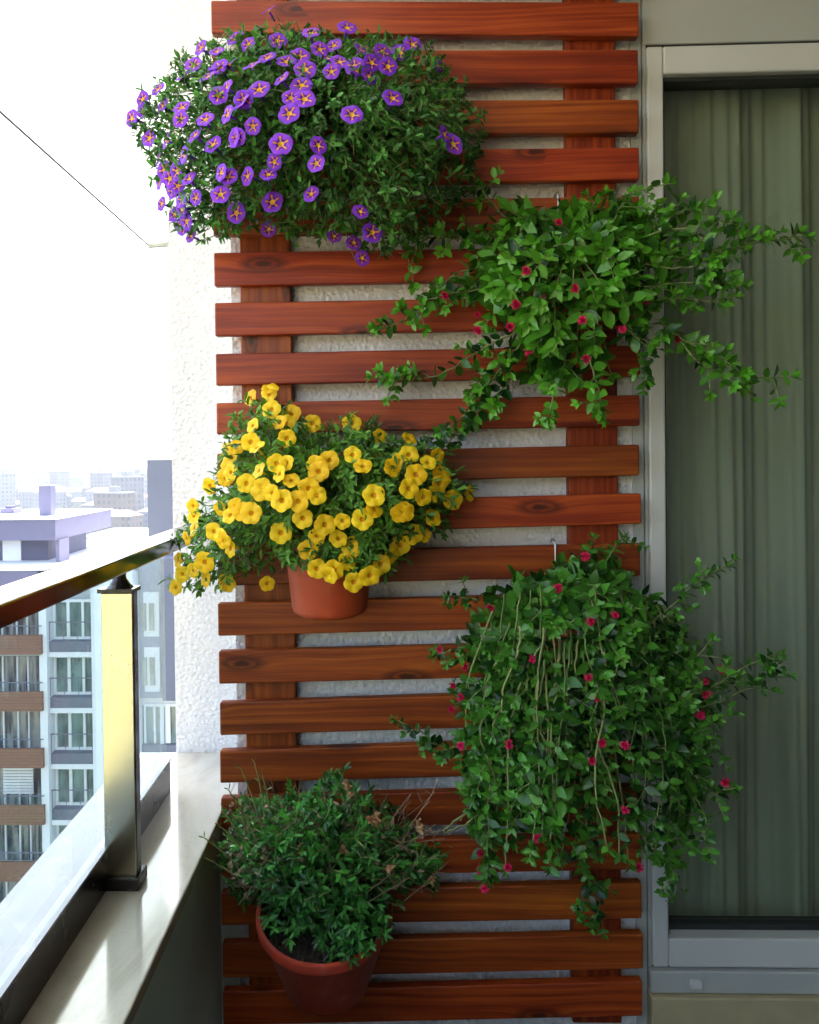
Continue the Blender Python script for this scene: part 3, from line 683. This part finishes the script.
def mound(root,P,Yb,D,reach,origin,N_,lf,leafmat,stemmat,seed,u0=.35,spread=.02,core=.7,fill=None,sag=.05,extra_up=.3,twig=.0011,hstem=.06):
    """stems arch out of the pot to end points inside the outline; leaves along their outer part"""
    r=random.Random(seed); fb=MB(); sb=MB()
    xs=[p[0] for p in P]; ys=[p[1] for p in P]; k=0
    while k<N_:
        x,y=r.uniform(min(xs),max(xs)),r.uniform(min(ys),max(ys))
        if not inpoly(x,y,P): continue
        ed=edist(x,y,P)
        if ed>reach*1.2 and r.random()<.25: continue
        Y=dome(x,y,P,Yb,D,reach)
        Y=Y+(Yb-Y)*(r.random()**2.2)*core
        e=at(x,y,Y); o=origin+Vector((r.uniform(-1,1)*hstem,r.uniform(-1,1)*hstem*.6,0))
        v=e-o
        p1=o+Vector((v.x*.25,v.y*.25,max(v.z*.5,0)+.04+.5*max(0,-v.z)*.2)); p2=o+v*.72+Vector((r.uniform(-.02,.02),r.uniform(-.02,.01),sag+max(0,-v.z)*.15))
        pts=[bez(o,p1,p2,e,t/9) for t in range(10)]
        sb.tube(pts,lambda t:twig*(1.3-.7*t),4,0,r.random(),cap=False)
        lf(fb,r,pts,v,u0)
        k+=1
    if fill:
        n_,l0,l1,wr_,kl=fill; i=0
        while i<n_:
            x,y=r.uniform(min(xs),max(xs)),r.uniform(min(ys),max(ys))
            if not inpoly(x,y,P): continue
            i+=1; Yd=dome(x,y,P,Yb,D,reach); p=at(x,y,Yd+(Yb-Yd)*r.random()**1.3*.8+.01)
            ax=(Vector((p.x-origin.x,-.18,p.z-origin.z+.05)).normalized()*.7+rv(r)).normalized(); q=[p,p+ax*.012,p+ax*.024]; br=r.random()
            for k_ in range(kl):
                sd_=rv(r); d=sd_+ax*.8; pp=p+ax*.024*r.random()
                leaf(fb,pp,d,Vector((0,-.5,.6))+ax*.5+rv(r)*.5,r.uniform(l0,l1),r.uniform(l0,l1)*wr_,r.uniform(0,.3),r.uniform(.1,.4),min(1,max(0,.15+.6*br*br+r.uniform(-.15,.2))))
            sb.tube(q,twig*.8,4,0,r.random(),cap=False)
    sb.build('stems',stemmat,root,smooth=True)
    return fb.build('foliage',leafmat,root,smooth=True)
def lf_small(Lmin,Lmax,wr,nl):
    def f(fb,r,pts,v,u0):
        L_=len(pts)-1; br=r.random()
        for i in range(nl):
            t=u0+(1-u0)*(i+r.random())/nl; q=t*L_; a=int(min(q,L_-1)); fr=q-a
            p=pts[a].lerp(pts[a+1],fr); ax=(pts[a+1]-pts[a]).normalized()
            side=rv(r); side=(side-ax*side.dot(ax)).normalized()
            d=side*(1.0-.45*t)+ax*(.5+.5*t)+Vector((0,-.15,.25))
            n=Vector((0,-.35,.75))+ax*.4+rv(r)*.4
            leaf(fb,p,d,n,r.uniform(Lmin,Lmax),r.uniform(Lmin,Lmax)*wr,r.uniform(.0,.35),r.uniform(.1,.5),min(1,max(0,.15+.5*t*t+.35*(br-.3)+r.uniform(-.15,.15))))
    return f
def lf_apt(Lmin,Lmax,wr,nodes,tip=5):
    def f(fb,r,pts,v,u0):
        L_=len(pts)-1; ang=r.uniform(0,3.14); br=r.random()
        for i in range(nodes):
            t=u0+(1-u0)*(i+.2+.6*r.random())/nodes; q=t*L_; a=int(min(q,L_-1)); p=pts[a].lerp(pts[a+1],q-a)
            ax=(pts[a+1]-pts[a]).normalized(); ang+=1.57+r.uniform(-.3,.3)
            u=ax.cross(Vector((.2,-1,.3))).normalized(); w_=ax.cross(u)
            for sg in (0,3.14159):
                s_=u*math.cos(ang+sg)+w_*math.sin(ang+sg)
                d=s_+ax*r.uniform(.1,.6)+Vector((0,-.2,.1))
                ln=r.uniform(Lmin,Lmax)*(1.1-.35*t)
                n=Vector((0,-.6,.6))+rv(r)*.45+ax*.3
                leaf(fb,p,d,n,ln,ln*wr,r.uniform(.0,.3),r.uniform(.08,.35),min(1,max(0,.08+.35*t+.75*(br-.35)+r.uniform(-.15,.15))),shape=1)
        if tip:
            p=pts[-1]; ax=(pts[-1]-pts[-2]).normalized(); a0=r.uniform(0,6.28)
            u=ax.cross(Vector((.2,-1,.3))).normalized(); w_=ax.cross(u)
            for k in range(tip):
                a=a0+k*2.4; s_=u*math.cos(a)+w_*math.sin(a); ln=Lmin*r.uniform(.7,1.1)
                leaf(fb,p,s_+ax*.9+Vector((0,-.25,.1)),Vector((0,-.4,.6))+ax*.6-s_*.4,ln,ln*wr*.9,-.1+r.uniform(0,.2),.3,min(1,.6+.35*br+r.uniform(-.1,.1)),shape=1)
    return f
def runner(fb,sb,r,px,Y0,Y1,node,Lr,wr,rad=.0016,u0=.0,a=.5,bare=False):
    """one trailing shoot along a polyline of photo points, with leaf pairs"""
    n=len(px); pts=[]
    for s in range((n-1)*6+1):
        t=s/6; i=min(int(t),n-2); f=t-i
        P0=px[max(i-1,0)];P1=px[i];P2=px[i+1];P3=px[min(i+2,n-1)]
        q=[.5*((2*P1[k])+(-P0[k]+P2[k])*f+(2*P0[k]-5*P1[k]+4*P2[k]-P3[k])*f*f+(-P0[k]+3*P1[k]-3*P2[k]+P3[k])*f**3) for k in (0,1)]
        g=s/((n-1)*6); pts.append(at(q[0]+r.uniform(-1,1),q[1]+r.uniform(-1,1),Y0+(Y1-Y0)*g+r.uniform(-.003,.003)))
    sb.tube(pts,lambda t:rad*(1.3-.6*t),5,0,a,cap=False)
    if bare: return pts
    ln=sum((pts[i+1]-pts[i]).length for i in range(len(pts)-1)); k=max(2,int(ln/node))
    lf_apt(Lr[0],Lr[1],wr,k,6)(fb,r,pts,None,u0)
    # side shoots
    for _ in range(int(k*.8)):
        t=r.uniform(max(u0,.15),1); i=int(t*(len(pts)-2)); ax=(pts[i+1]-pts[i]).normalized()
        d=(rv(r)+ax*.9+Vector((0,-.2,0))).normalized()*r.uniform(.02,.05); q=[pts[i]+d*(s/3)+Vector((0,0,-.004*(s/3)**2)) for s in range(4)]
        sb.tube(q,rad*.6,4,0,a,cap=False); lf_apt(Lr[0]*.85,Lr[1]*.9,wr,2,4)(fb,r,q,None,.2)
    return pts

def hook(px,py_top,py_bot,label,Yp=SF):
    a=at(px,py_top+4,Yp-.003); zb=at(px,py_bot,Yp).z
    b=MB(); pts=[Vector((a.x-.003,Yp+.0235,a.z-.03)),Vector((a.x-.003,Yp+.0235,a.z+.002))]
    for k in range(7):
        t=math.pi*k/6; pts.append(Vector((a.x-.003*(1-k/6),Yp+.0095+.0145*math.cos(t),a.z+.004+.009*math.sin(t))))
    pts+= [Vector((a.x,Yp-.006,a.z-.02)),Vector((a.x-.0015,Yp-.008,zb)),Vector((a.x-.001,Yp-.012,zb-.05)),Vector((a.x-.001,Yp-.028,zb-.058)),Vector((a.x-.001,Yp-.034,zb-.045))]
    b.tube(pts,.0021,8); o=b.build('wire_hook',M['wire'],smooth=True,loc=pts[0])
    tag(o,label,'hook','wire hooks on the trellis slats'); return o
hook(558,194,215,'thin metal hook over the fifth slat above the upper red flowered plant')
hook(555,542,584,'thin metal hook over the slat above the big lower red flowered plant')

# 1 --- purple calibrachoa
P1=[(146,105),(165,80),(178,62),(200,48),(232,34),(268,28),(300,36),(345,40),(385,42),(405,45),(425,50),(447,68),(462,92),(482,118),(478,150),(468,175),(462,196),(440,212),(424,232),(408,248),(388,258),(366,246),(340,236),(300,234),(262,226),(228,232),(196,240),(178,226),(160,180),(152,150),(134,128)]
c=at(320,250,SF-.115); r1=empty('potted_petunia',(c.x,c.y,at(320,200,SF-.115).z)); tag(r1,'big round plant full of small purple flowers with yellow throats','plant','flowering plants hung on the trellis')
org=make_pot(r1,at(322,190,SF-.09),.080,.062,.105,R(6),M['terracotta'])
mound(r1,P1,SF-.03,.30,95,at(320,150,SF-.11),420,lf_small(.011,.020,.42,18),M['calib_leaf'],M['stem'],21,u0=.42,core=.75,fill=(1500,.010,.020,.42,7))
b=MB(); b.tube([at(322,100,SF+.026),at(322,94,SF+.01),at(322,98,SF-.004),at(322,150,SF-.02)],.002); b.build('hanger',M['wire'],r1)
FM=[petunia('flower',[M['purple'],M['purple_dark'],M['orange_star'],M['throat'],M['calib_leaf']],.0185,True,s) for s in range(3)]
C1=[(205,160),(330,120),(470,95),(260,290),(200,250),(300,265),(465,150),(545,160),(610,110),(380,205),(228,200),(345,340),(275,215),(333,20),(263,80),(290,92),(422,68),(498,57),(636,92),(690,137),(573,108),(584,139),(513,138),(527,103),(441,103),(398,118),(370,128),(410,145),(360,165),(402,178),(409,207),(224,107),(222,138),(250,133),(297,137),(313,187),(244,183),(246,240),(376,238),(508,240),(594,205),(151,160),(175,135),(100,187),(110,222),(70,230),(68,208),(45,248),(150,225),(148,250),(82,290),(118,295),(178,283),(216,303),(155,325),(359,302),(438,305),(433,343),(704,282),(722,302),(101,335),(113,357),(103,380),(140,360),(125,375),(165,375),(233,362),(248,370),(288,370),(108,428),(142,390),(180,415),(232,408),(265,447),(341,424),(422,407),(130,400),(150,420),(135,450),(150,440),(145,475),(160,465),(170,495),(155,480),(333,482),(471,496),(526,444),(551,488),(512,510),(530,542),(190,100),(352,85)]
big={(263,80),(498,57),(422,68),(313,187),(376,238),(508,240),(594,205),(359,302),(341,424),(265,447),(551,488),(402,178),(410,145),(409,207),(722,302),(636,92),(398,118)}
r=random.Random(8)
def place_flowers(root,pts,off,k,P,Yb,D,reach,meshes,big,cx,cy,halfw,stemmat,so=.5,left=.55):
    extra=[(u+r.uniform(-26,26),v+r.uniform(-26,26)) for (u,v) in pts if r.random()<(.3 if so>.5 else .2)]
    for (u,v) in list(pts)+extra[:100-len(pts)]:
        x,y=off[0]+u*k,off[1]+v*k
        ins=inpoly(x,y,P); Y=dome(x,y,P,Yb,D,reach) if ins else Yb-.06
        if P is P2 and not ins and 274<x<392 and y>505: Y=1.375
        Y-=.012
        p=at(x,y,Y)
        nx=(x-cx)/halfw; nz=-(y-cy)/halfw
        fb_=(u,v) in big
        nrm=Vector((nx*left*(1 if fb_ else 1.35),-1.0+(.35 if not fb_ else 0)*r.random(),nz*.55+.18))+rv(r)*(.16 if fb_ else .42)
        # look back to the light: keep the face towards the open side
        fo=put_flower(r.choice(meshes),p,nrm,root,r,r.uniform(.98,1.1) if fb_ else r.uniform(.78,.98))
        nn=nrm.normalized(); back=p-nn*.028; inn=at(x+(cx-x)*.25,y+(cy-y)*.2+6,Y+.09)
        st=MB(); rr_=[back,back.lerp(inn,.5)-nn*.01,inn]
        Mi=(Matrix.Translation(p)@fo.rotation_euler.to_matrix().to_4x4()@Matrix.Diagonal((*fo.scale,1))).inverted()
        st.tube([Mi@q_ for q_ in rr_],.0011,4,0,r.random(),cap=False)
        so_=bpy.data.objects.new('stalk',st.mesh('stalk',stemmat,smooth=True)); COL.objects.link(so_); so_.parent=fo
place_flowers(r1,C1,(110,0),.476,P1,SF-.03,.30,95,FM,big,320,140,175,M['stem'],so=.9)

# 2 --- yellow petunia
P2=[(243,400),(262,394),(285,408),(305,428),(335,432),(352,420),(380,432),(408,442),(440,456),(452,478),(474,492),(450,508),(436,535),(408,552),(390,568),(370,574),(330,566),(292,562),(268,560),(240,575),(224,592),(190,592),(176,584),(182,560),(178,540),(196,520),(205,500),(222,470),(228,440)]
r2=empty('potted_petunia',at(329,612,SF-.10)); tag(r2,'plant with bright yellow flowers spilling over an orange terracotta coloured pot','plant','flowering plants hung on the trellis')
make_pot(r2,at(330,611,SF-.095),.088,.074,.165,R(5),M['terracotta'])
mound(r2,P2,SF-.03,.25,80,at(330,525,SF-.10),300,lf_small(.013,.026,.32,17),M['yellow_leaf'],M['stem'],22,u0=.4,core=.75,fill=(650,.012,.024,.34,6))
b=MB(); b.tube([at(322,497,SF+.026),at(322,490,SF+.01),at(322,496,SF-.004),at(322,530,SF-.01)],.002); b.build('hanger',M['wire'],r2)
FY=[petunia('flower',[M['yellow'],M['yellow_dark'],M['yellow_leaf']],.0190,False,s+10,.08) for s in range(4)]
C2=[(235,65),(281,42),(284,92),(330,103),(303,122),(240,130),(472,125),(235,168),(250,180),(187,220),(180,188),(202,180),(188,240),(139,272),(165,250),(254,235),(296,218),(302,243),(331,258),(394,237),(419,211),(474,198),(498,224),(537,155),(607,160),(606,197),(583,213),(567,228),(651,216),(672,203),(683,247),(623,244),(606,277),(640,298),(663,290),(709,303),(749,288),(100,318),(102,342),(165,325),(260,283),(308,305),(346,307),(371,277),(391,293),(215,330),(236,335),(200,318),(357,347),(306,381),(409,362),(450,354),(497,349),(524,293),(525,325),(596,332),(661,345),(85,395),(148,378),(172,400),(187,418),(127,450),(65,445),(60,508),(100,470),(130,490),(180,498),(165,390),(103,370),(274,500),(369,421),(391,465),(429,468),(471,414),(462,447),(477,497),(514,482),(539,455),(585,410),(617,384),(565,435),(640,385),(390,390),(420,480),(75,478),(380,125),(320,160),(225,265),(440,395)]
bigy={(187,220),(330,103),(472,125),(284,92),(394,237),(419,211),(308,305),(260,283),(623,244),(683,247),(497,349),(524,293),(306,381),(409,362),(369,421),(471,414),(514,482),(539,455),(617,384),(585,410),(357,347),(606,197),(709,303),(429,468),(477,497),(127,450),(180,498),(606,277),(596,332),(236,335),(346,307),(371,277)}
place_flowers(r2,C2,(150,370),.4274,P2,SF-.03,.25,80,FY,bigy,325,490,150,M['stem'],left=.5)

P2b=[(284,538),(330,534),(376,540),(378,562),(352,578),(330,570),(300,568),(284,560)]
r=random.Random(57); fb=MB(); sb=MB()
for i in range(110):
    while True:
        x,y=r.uniform(282,380),r.uniform(532,580)
        if inpoly(x,y,P2b): break
    p=at(x,y,1.375+.04*r.random())
    sb.tube([at(x+(330-x)*.3,y-22,1.43),at(x,y-10,p.y+.004),p],.0009,4,0,r.random(),cap=False)
    for k in range(7): leaf(fb,p+Vector((0,0,.008*k/3)),rv(r)+Vector((0,-.3,-.2)),Vector((0,-.7,.5))+rv(r)*.5,r.uniform(.012,.024),r.uniform(.004,.007),.2,.3,r.random())
fb.build('overhanging_leaves',M['yellow_leaf'],r2,smooth=True); sb.build('overhanging_stems',M['stem'],r2,smooth=True)

# 3 --- upper aptenia
P3=[(488,222),(520,212),(552,206),(580,214),(612,208),(640,214),(662,232),(672,262),(664,300),(652,322),(640,345),(622,362),(604,384),(584,380),(560,384),(536,378),(520,362),(500,350),(484,322),(462,300),(470,268),(476,242)]
r3=empty('hanging_aptenia',at(557,350,SF-.08)); tag(r3,'upper trailing green plant with few red flowers reaching over the door frame','plant','flowering plants hung on the trellis')
make_pot(r3,at(557,322,SF-.085),.072,.056,.105,R(6),M['terracotta'])
f3=mound(r3,P3,SF-.03,.22,70,at(560,265,SF-.09),120,lf_apt(.028,.050,.50,5),M['apt_leaf'],M['stem'],23,u0=.35,core=.8,fill=(110,.028,.046,.50,5),twig=.0016)
r=random.Random(33); fb=MB(); sb=MB()
RUN3=[([(610,250),(655,262),(715,252),(765,242),(808,236)],1.47,1.40),([(600,250),(650,228),(690,212),(735,228),(762,236)],1.46,1.38),
 ([(640,300),(672,332),(708,352),(745,376),(792,377)],1.45,1.38),([(680,342),(706,368),(742,388)],1.43,1.39),([(640,288),(690,282),(742,286)],1.46,1.40),([(630,262),(680,268),(722,262)],1.44,1.38),
 ([(640,240),(676,228),(705,240),(716,262)],1.43,1.37),([(650,300),(690,298),(722,305)],1.45,1.41),
 ([(520,300),(478,290),(430,300),(400,322),(374,330)],1.50,1.52),([(520,330),(478,352),(430,378),(372,377)],1.50,1.55),([(520,345),(492,380),(462,418),(428,442)],1.50,1.54),([(510,380),(480,412),(450,440),(436,462)],1.52,1.55),
 ([(560,370),(552,400),(548,420)],1.45,1.44),([(530,240),(500,212),(480,186)],1.52,1.54),([(500,245),(460,238),(425,240),(408,256),(414,284)],1.53,1.56),([(500,262),(455,275),(430,300)],1.52,1.55),
 ([(610,228),(622,206),(640,190),(655,200)],1.47,1.46),([(628,330),(650,352),(646,380)],1.42,1.42),([(590,360),(600,396),(598,410)],1.42,1.42),([(520,360),(488,372),(470,392)],1.5,1.53),([(600,235),(590,210),(606,196)],1.5,1.5)]
for px,y0,y1 in RUN3: runner(fb,sb,r,px,y0,y1,.021,(.022,.036),.55)
fb.build('shoot_leaves',M['apt_leaf'],r3,smooth=True); sb.build('trailing_shoots',M['stem'],r3,smooth=True)
FA=[aptenia_flower('flower',.0105,s) for s in range(3)]
C3=[(354,93),(547,82),(296,180),(383,212),(151,224),(209,258),(210,287),(300,323),(268,280),(402,338),(433,377),(468,284),(510,235),(277,240),(397,268),(568,300)]
def red_flowers(root,pts,off,k,P,Yb,D,reach,r):
    for (u,v) in pts:
        x,y=off[0]+u*k,off[1]+v*k; Y=(dome(x,y,P,Yb,D,reach) if inpoly(x,y,P) else Yb-.09)-.018
        put_flower(r.choice(FA),at(x,y,Y),Vector((r.uniform(-.5,.5),-1,r.uniform(-.2,.6))),root,r,r.uniform(.75,1.1))
red_flowers(r3,C3,(360,170),.5604,P3,SF-.03,.22,70,r)

# 4 --- lower aptenia
P4=[(486,612),(508,590),(540,576),(570,566),(604,562),(632,574),(652,600),(664,630),(686,660),(694,700),(700,740),(706,780),(690,812),(682,850),(668,872),(640,850),(612,872),(580,876),(548,872),(520,884),(492,892),(474,868),(456,838),(470,790),(480,740),(468,690),(462,650)]
r4=empty('hanging_aptenia',at(557,720,SF-.08)); tag(r4,'largest trailing plant with red flowers and long bare stems, hanging low beside the door','plant','flowering plants hung on the trellis')
make_pot(r4,at(557,672,SF-.085),.075,.058,.11,R(6),M['terracotta'])
r=random.Random(44)
# top cap, then curtains of shoots falling all round
P4a=[(486,612),(508,590),(540,576),(570,566),(604,562),(632,574),(652,600),(664,630),(680,670),(640,690),(560,680),(500,690),(466,660)]
mound(r4,P4a,SF-.03,.20,60,at(560,625,SF-.09),120,lf_apt(.024,.044,.52,5),M['apt_leaf2'],M['stem'],24,u0=.35,core=.8,fill=(150,.024,.042,.52,5),twig=.0016)
fb=MB(); sb=MB(); ob=MB()
for i in range(150):
    x0=r.uniform(480,690); 
    x0=min(max(x0,478),688); ybot=r.uniform(690,885)
    x1=x0+(x0-570)*.10+r.gauss(0,9)
    if not inpoly(min(max(x1,462),700),ybot-4,P4): 
        if x1<478 or x1>690 or ybot>870: continue
    ytop=r.uniform(585,650)+max(0,abs(x0-570)-60)*.35
    if ybot<ytop+60: continue
    mid=(x0+x1)/2+r.gauss(0,7)
    y0=1.50-.14*max(0,1-((x0-575)/120)**2)*r.uniform(.3,1); y1=y0+r.uniform(-.03,.04)
    bare=r.random()<.40 and 492<x0<625
    yq=ytop+(ybot-ytop)
    if bare: ytop+=r.uniform(35,75)
    pp_=[(560+(x0-560)*.85,ytop),(x0+r.gauss(0,6),ytop+(ybot-ytop)*.3),(mid,ytop+(ybot-ytop)*.65),(x1,ybot)]
    if bare: 
        pts=runner(fb,ob,r,pp_,y0-.01,y1-.012,.03,(.02,.03),.55,rad=.0021,a=r.random(),bare=True)
        lf_apt(.018,.030,.56,3,6)(fb,r,pts,None,.72)
    else: runner(fb,sb,r,pp_,y0,y1,.036,(.020,.040),.52,u0=.12 if x0>600 else .3,a=r.random())
RUN4=[([(650,625),(680,598),(705,578),(728,566)],1.46,1.42),([(668,700),(706,690),(742,668),(780,654)],1.46,1.40),([(670,712),(712,704),(756,684),(770,672)],1.45,1.40),([(690,770),(712,792),(732,786)],1.45,1.43),
 ([(645,840),(664,862),(670,898)],1.47,1.46),([(480,600),(462,598),(448,604)],1.5,1.52),([(486,650),(460,648),(434,656)],1.5,1.53),([(490,730),(450,748),(420,732),(396,720)],1.51,1.55),([(575,850),(588,885),(582,918)],1.5,1.51),([(588,884),(600,900),(594,922)],1.5,1.51),
 ([(600,575),(614,548),(626,536)],1.5,1.52),([(590,580),(588,556),(594,538)],1.5,1.53),([(690,790),(706,820),(694,850)],1.46,1.45),([(680,650),(712,720),(708,760)],1.47,1.44),([(660,640),(690,660),(712,640)],1.46,1.43),([(484,800),(456,820),(444,832),(462,826),(482,812)],1.47,1.45),([(480,700),(462,700),(452,692)],1.5,1.52)]
for k,(px,y0,y1) in enumerate(RUN4): runner(fb,sb,r,px,y0,y1,.016,(.016,.028),.56,a=r.random(),bare=False) if k!=15 else runner(fb,ob,r,px,y0,y1,.03,(.02,.03),.5,rad=.002,bare=True)
fb.build('shoot_leaves',M['apt_leaf2'],r4,smooth=True); sb.build('trailing_shoots',M['stem'],r4,smooth=True); ob.build('bare_stems',M['old_stem'],r4,smooth=True)
C4=[(324,140),(184,182),(390,209),(440,195),(386,323),(80,265),(134,301),(108,340),(126,363),(105,387),(157,400),(223,459),(461,461),(413,457),(394,493),(406,366),(627,357),(657,306),(625,330),(615,398),(666,537),(461,594),(489,711),(282,651),(163,682),(165,716),(221,711),(173,754),(380,75),(270,285),(125,462)]
red_flowers(r4,C4,(400,520),.4884,P4,SF-.06,.17,70,r)

# 5 --- straggly plant in the tilted pot, bottom left
P5=[(228,828),(246,806),(272,800),(300,790),(322,782),(345,776),(366,786),(382,806),(398,822),(412,846),(436,852),(440,868),(428,886),(404,892),(386,900),(384,926),(366,944),(356,968),(338,972),(326,946),(296,936),(276,916),(250,900),(232,880),(224,854)]
c5=at(326,985,SF-.11); r5=empty('potted_shrub',c5); tag(r5,'leafy half dried plant in a wide tilted red pot low on the trellis','plant','flowering plants hung on the trellis')
make_pot(r5,at(327,978,SF-.10),.126,.086,.168,R(14),M['terracotta_old'])
mound(r5,P5,SF-.03,.24,60,at(326,930,SF-.13),200,lf_small(.012,.024,.32,17),M['low_leaf'],M['stem'],25,u0=.4,core=.8,fill=(600,.011,.024,.32,8),twig=.0014,hstem=.05)
b=MB(); b.tube([at(326,848,SF+.026),at(326,842,SF+.01),at(326,846,SF-.004),at(326,900,SF-.012)],.002); b.build('hanger',M['wire'],r5)
P5b=[(262,896),(300,880),(350,885),(388,896),(388,930),(372,950),(352,972),(336,968),(326,952),(290,942),(268,925)]
r=random.Random(56); fb=MB()
for i in range(230):
    while True:
        x,y=r.uniform(262,388),r.uniform(885,972)
        if inpoly(x,y,P5b): break
    p=at(x,y,1.335+.09*r.random() if y>925 else 1.37+.1*r.random())
    for k in range(6): leaf(fb,p,rv(r)+Vector((0,-.3,-.1)),Vector((0,-.7,.5))+rv(r)*.5,r.uniform(.010,.022),r.uniform(.012,.020)*.34,.2,.3,r.random()*.8)
fb.build('drooping_leaves',M['low_leaf'],r5,smooth=True)
r=random.Random(55); tb=MB(); db=MB(); gb=MB()
for i in range(150):
    sx=r.uniform(235,415); sy=r.uniform(825,905); an=r.gauss(-math.pi/2,.8)+(sx-325)*.004; ln=r.uniform(30,75)
    e=(sx+math.cos(an)*ln,sy+math.sin(an)*ln*.8)
    if e[0]<214: continue
    Y0=r.uniform(1.38,1.5); q=[at(sx+(e[0]-sx)*t+r.uniform(-2,2),sy+(e[1]-sy)*t,Y0-.02*t) for t in (0,.35,.7,1)]
    tb.tube(q,lambda t:.0010-.0005*t,4,0,r.random(),cap=False)
    for _ in range(3):
        i0=r.choice((1,2)); p=q[i0]; tb.tube([p,p+(rv(r)+Vector((0,-.2,.7)))*.018],.0005,3,0,r.random(),cap=False)
for (x,y) in [(348,788),(351,795),(375,817),(378,822),(371,820),(302,846),(299,856),(346,783),(418,822),(420,830),(388,868),(432,880),(344,850),(270,838)]:
    p=at(x,y,1.36+r.uniform(-.02,.05))
    db=MB()
    for _ in range(12): leaf(db,p,rv(r)+Vector((0,-.3,.1)),rv(r),r.uniform(.006,.013),.006,.4,.3,r.random())
    db.build('dried_flower',M['dry'],r5)
for (x0,y0,x1,y1) in [(262,838,240,768),(258,846,228,790),(266,842,254,762),(250,852,222,812),(270,836,262,775),(246,846,236,800),(255,862,219,826),(250,858,226,836),(262,880,228,850),(240,870,204,838),(240,880,205,858)]:
    q=[at(x0+(x1-x0)*t+3*math.sin(t*3),y0+(y1-y0)*t,1.43-.03*t) for t in (0,.25,.5,.75,1)]
    gb.tube(q,lambda t:.0019-.0008*t,4,0,.8,cap=False)
    for t in (1,2,3,4):
        for _ in range(2): leaf(gb,q[t],(q[t]-q[t-1]).normalized()+rv(r)*.8,rv(r),r.uniform(.008,.016),.003,.2,.2,r.random())
wb=MB()
for i in range(260):
    x,y=(r.gauss(250,16),r.gauss(850,28)) if i%2 else (r.gauss(345,50),r.gauss(845,28))
    x=max(x,229); y=min(max(y,806),900)
    p=at(x,y,r.uniform(1.36,1.46))
    leaf(wb,p,rv(r),rv(r),r.uniform(.007,.014),.005,.5,.3,r.random())
wb.build('withered_leaves',M['twig'],r5,smooth=True)
tb.build('dry_twigs',M['twig'],r5); gb.build('grassy_shoots',M['stem'],r5)
print('objects',len(bpy.data.objects))
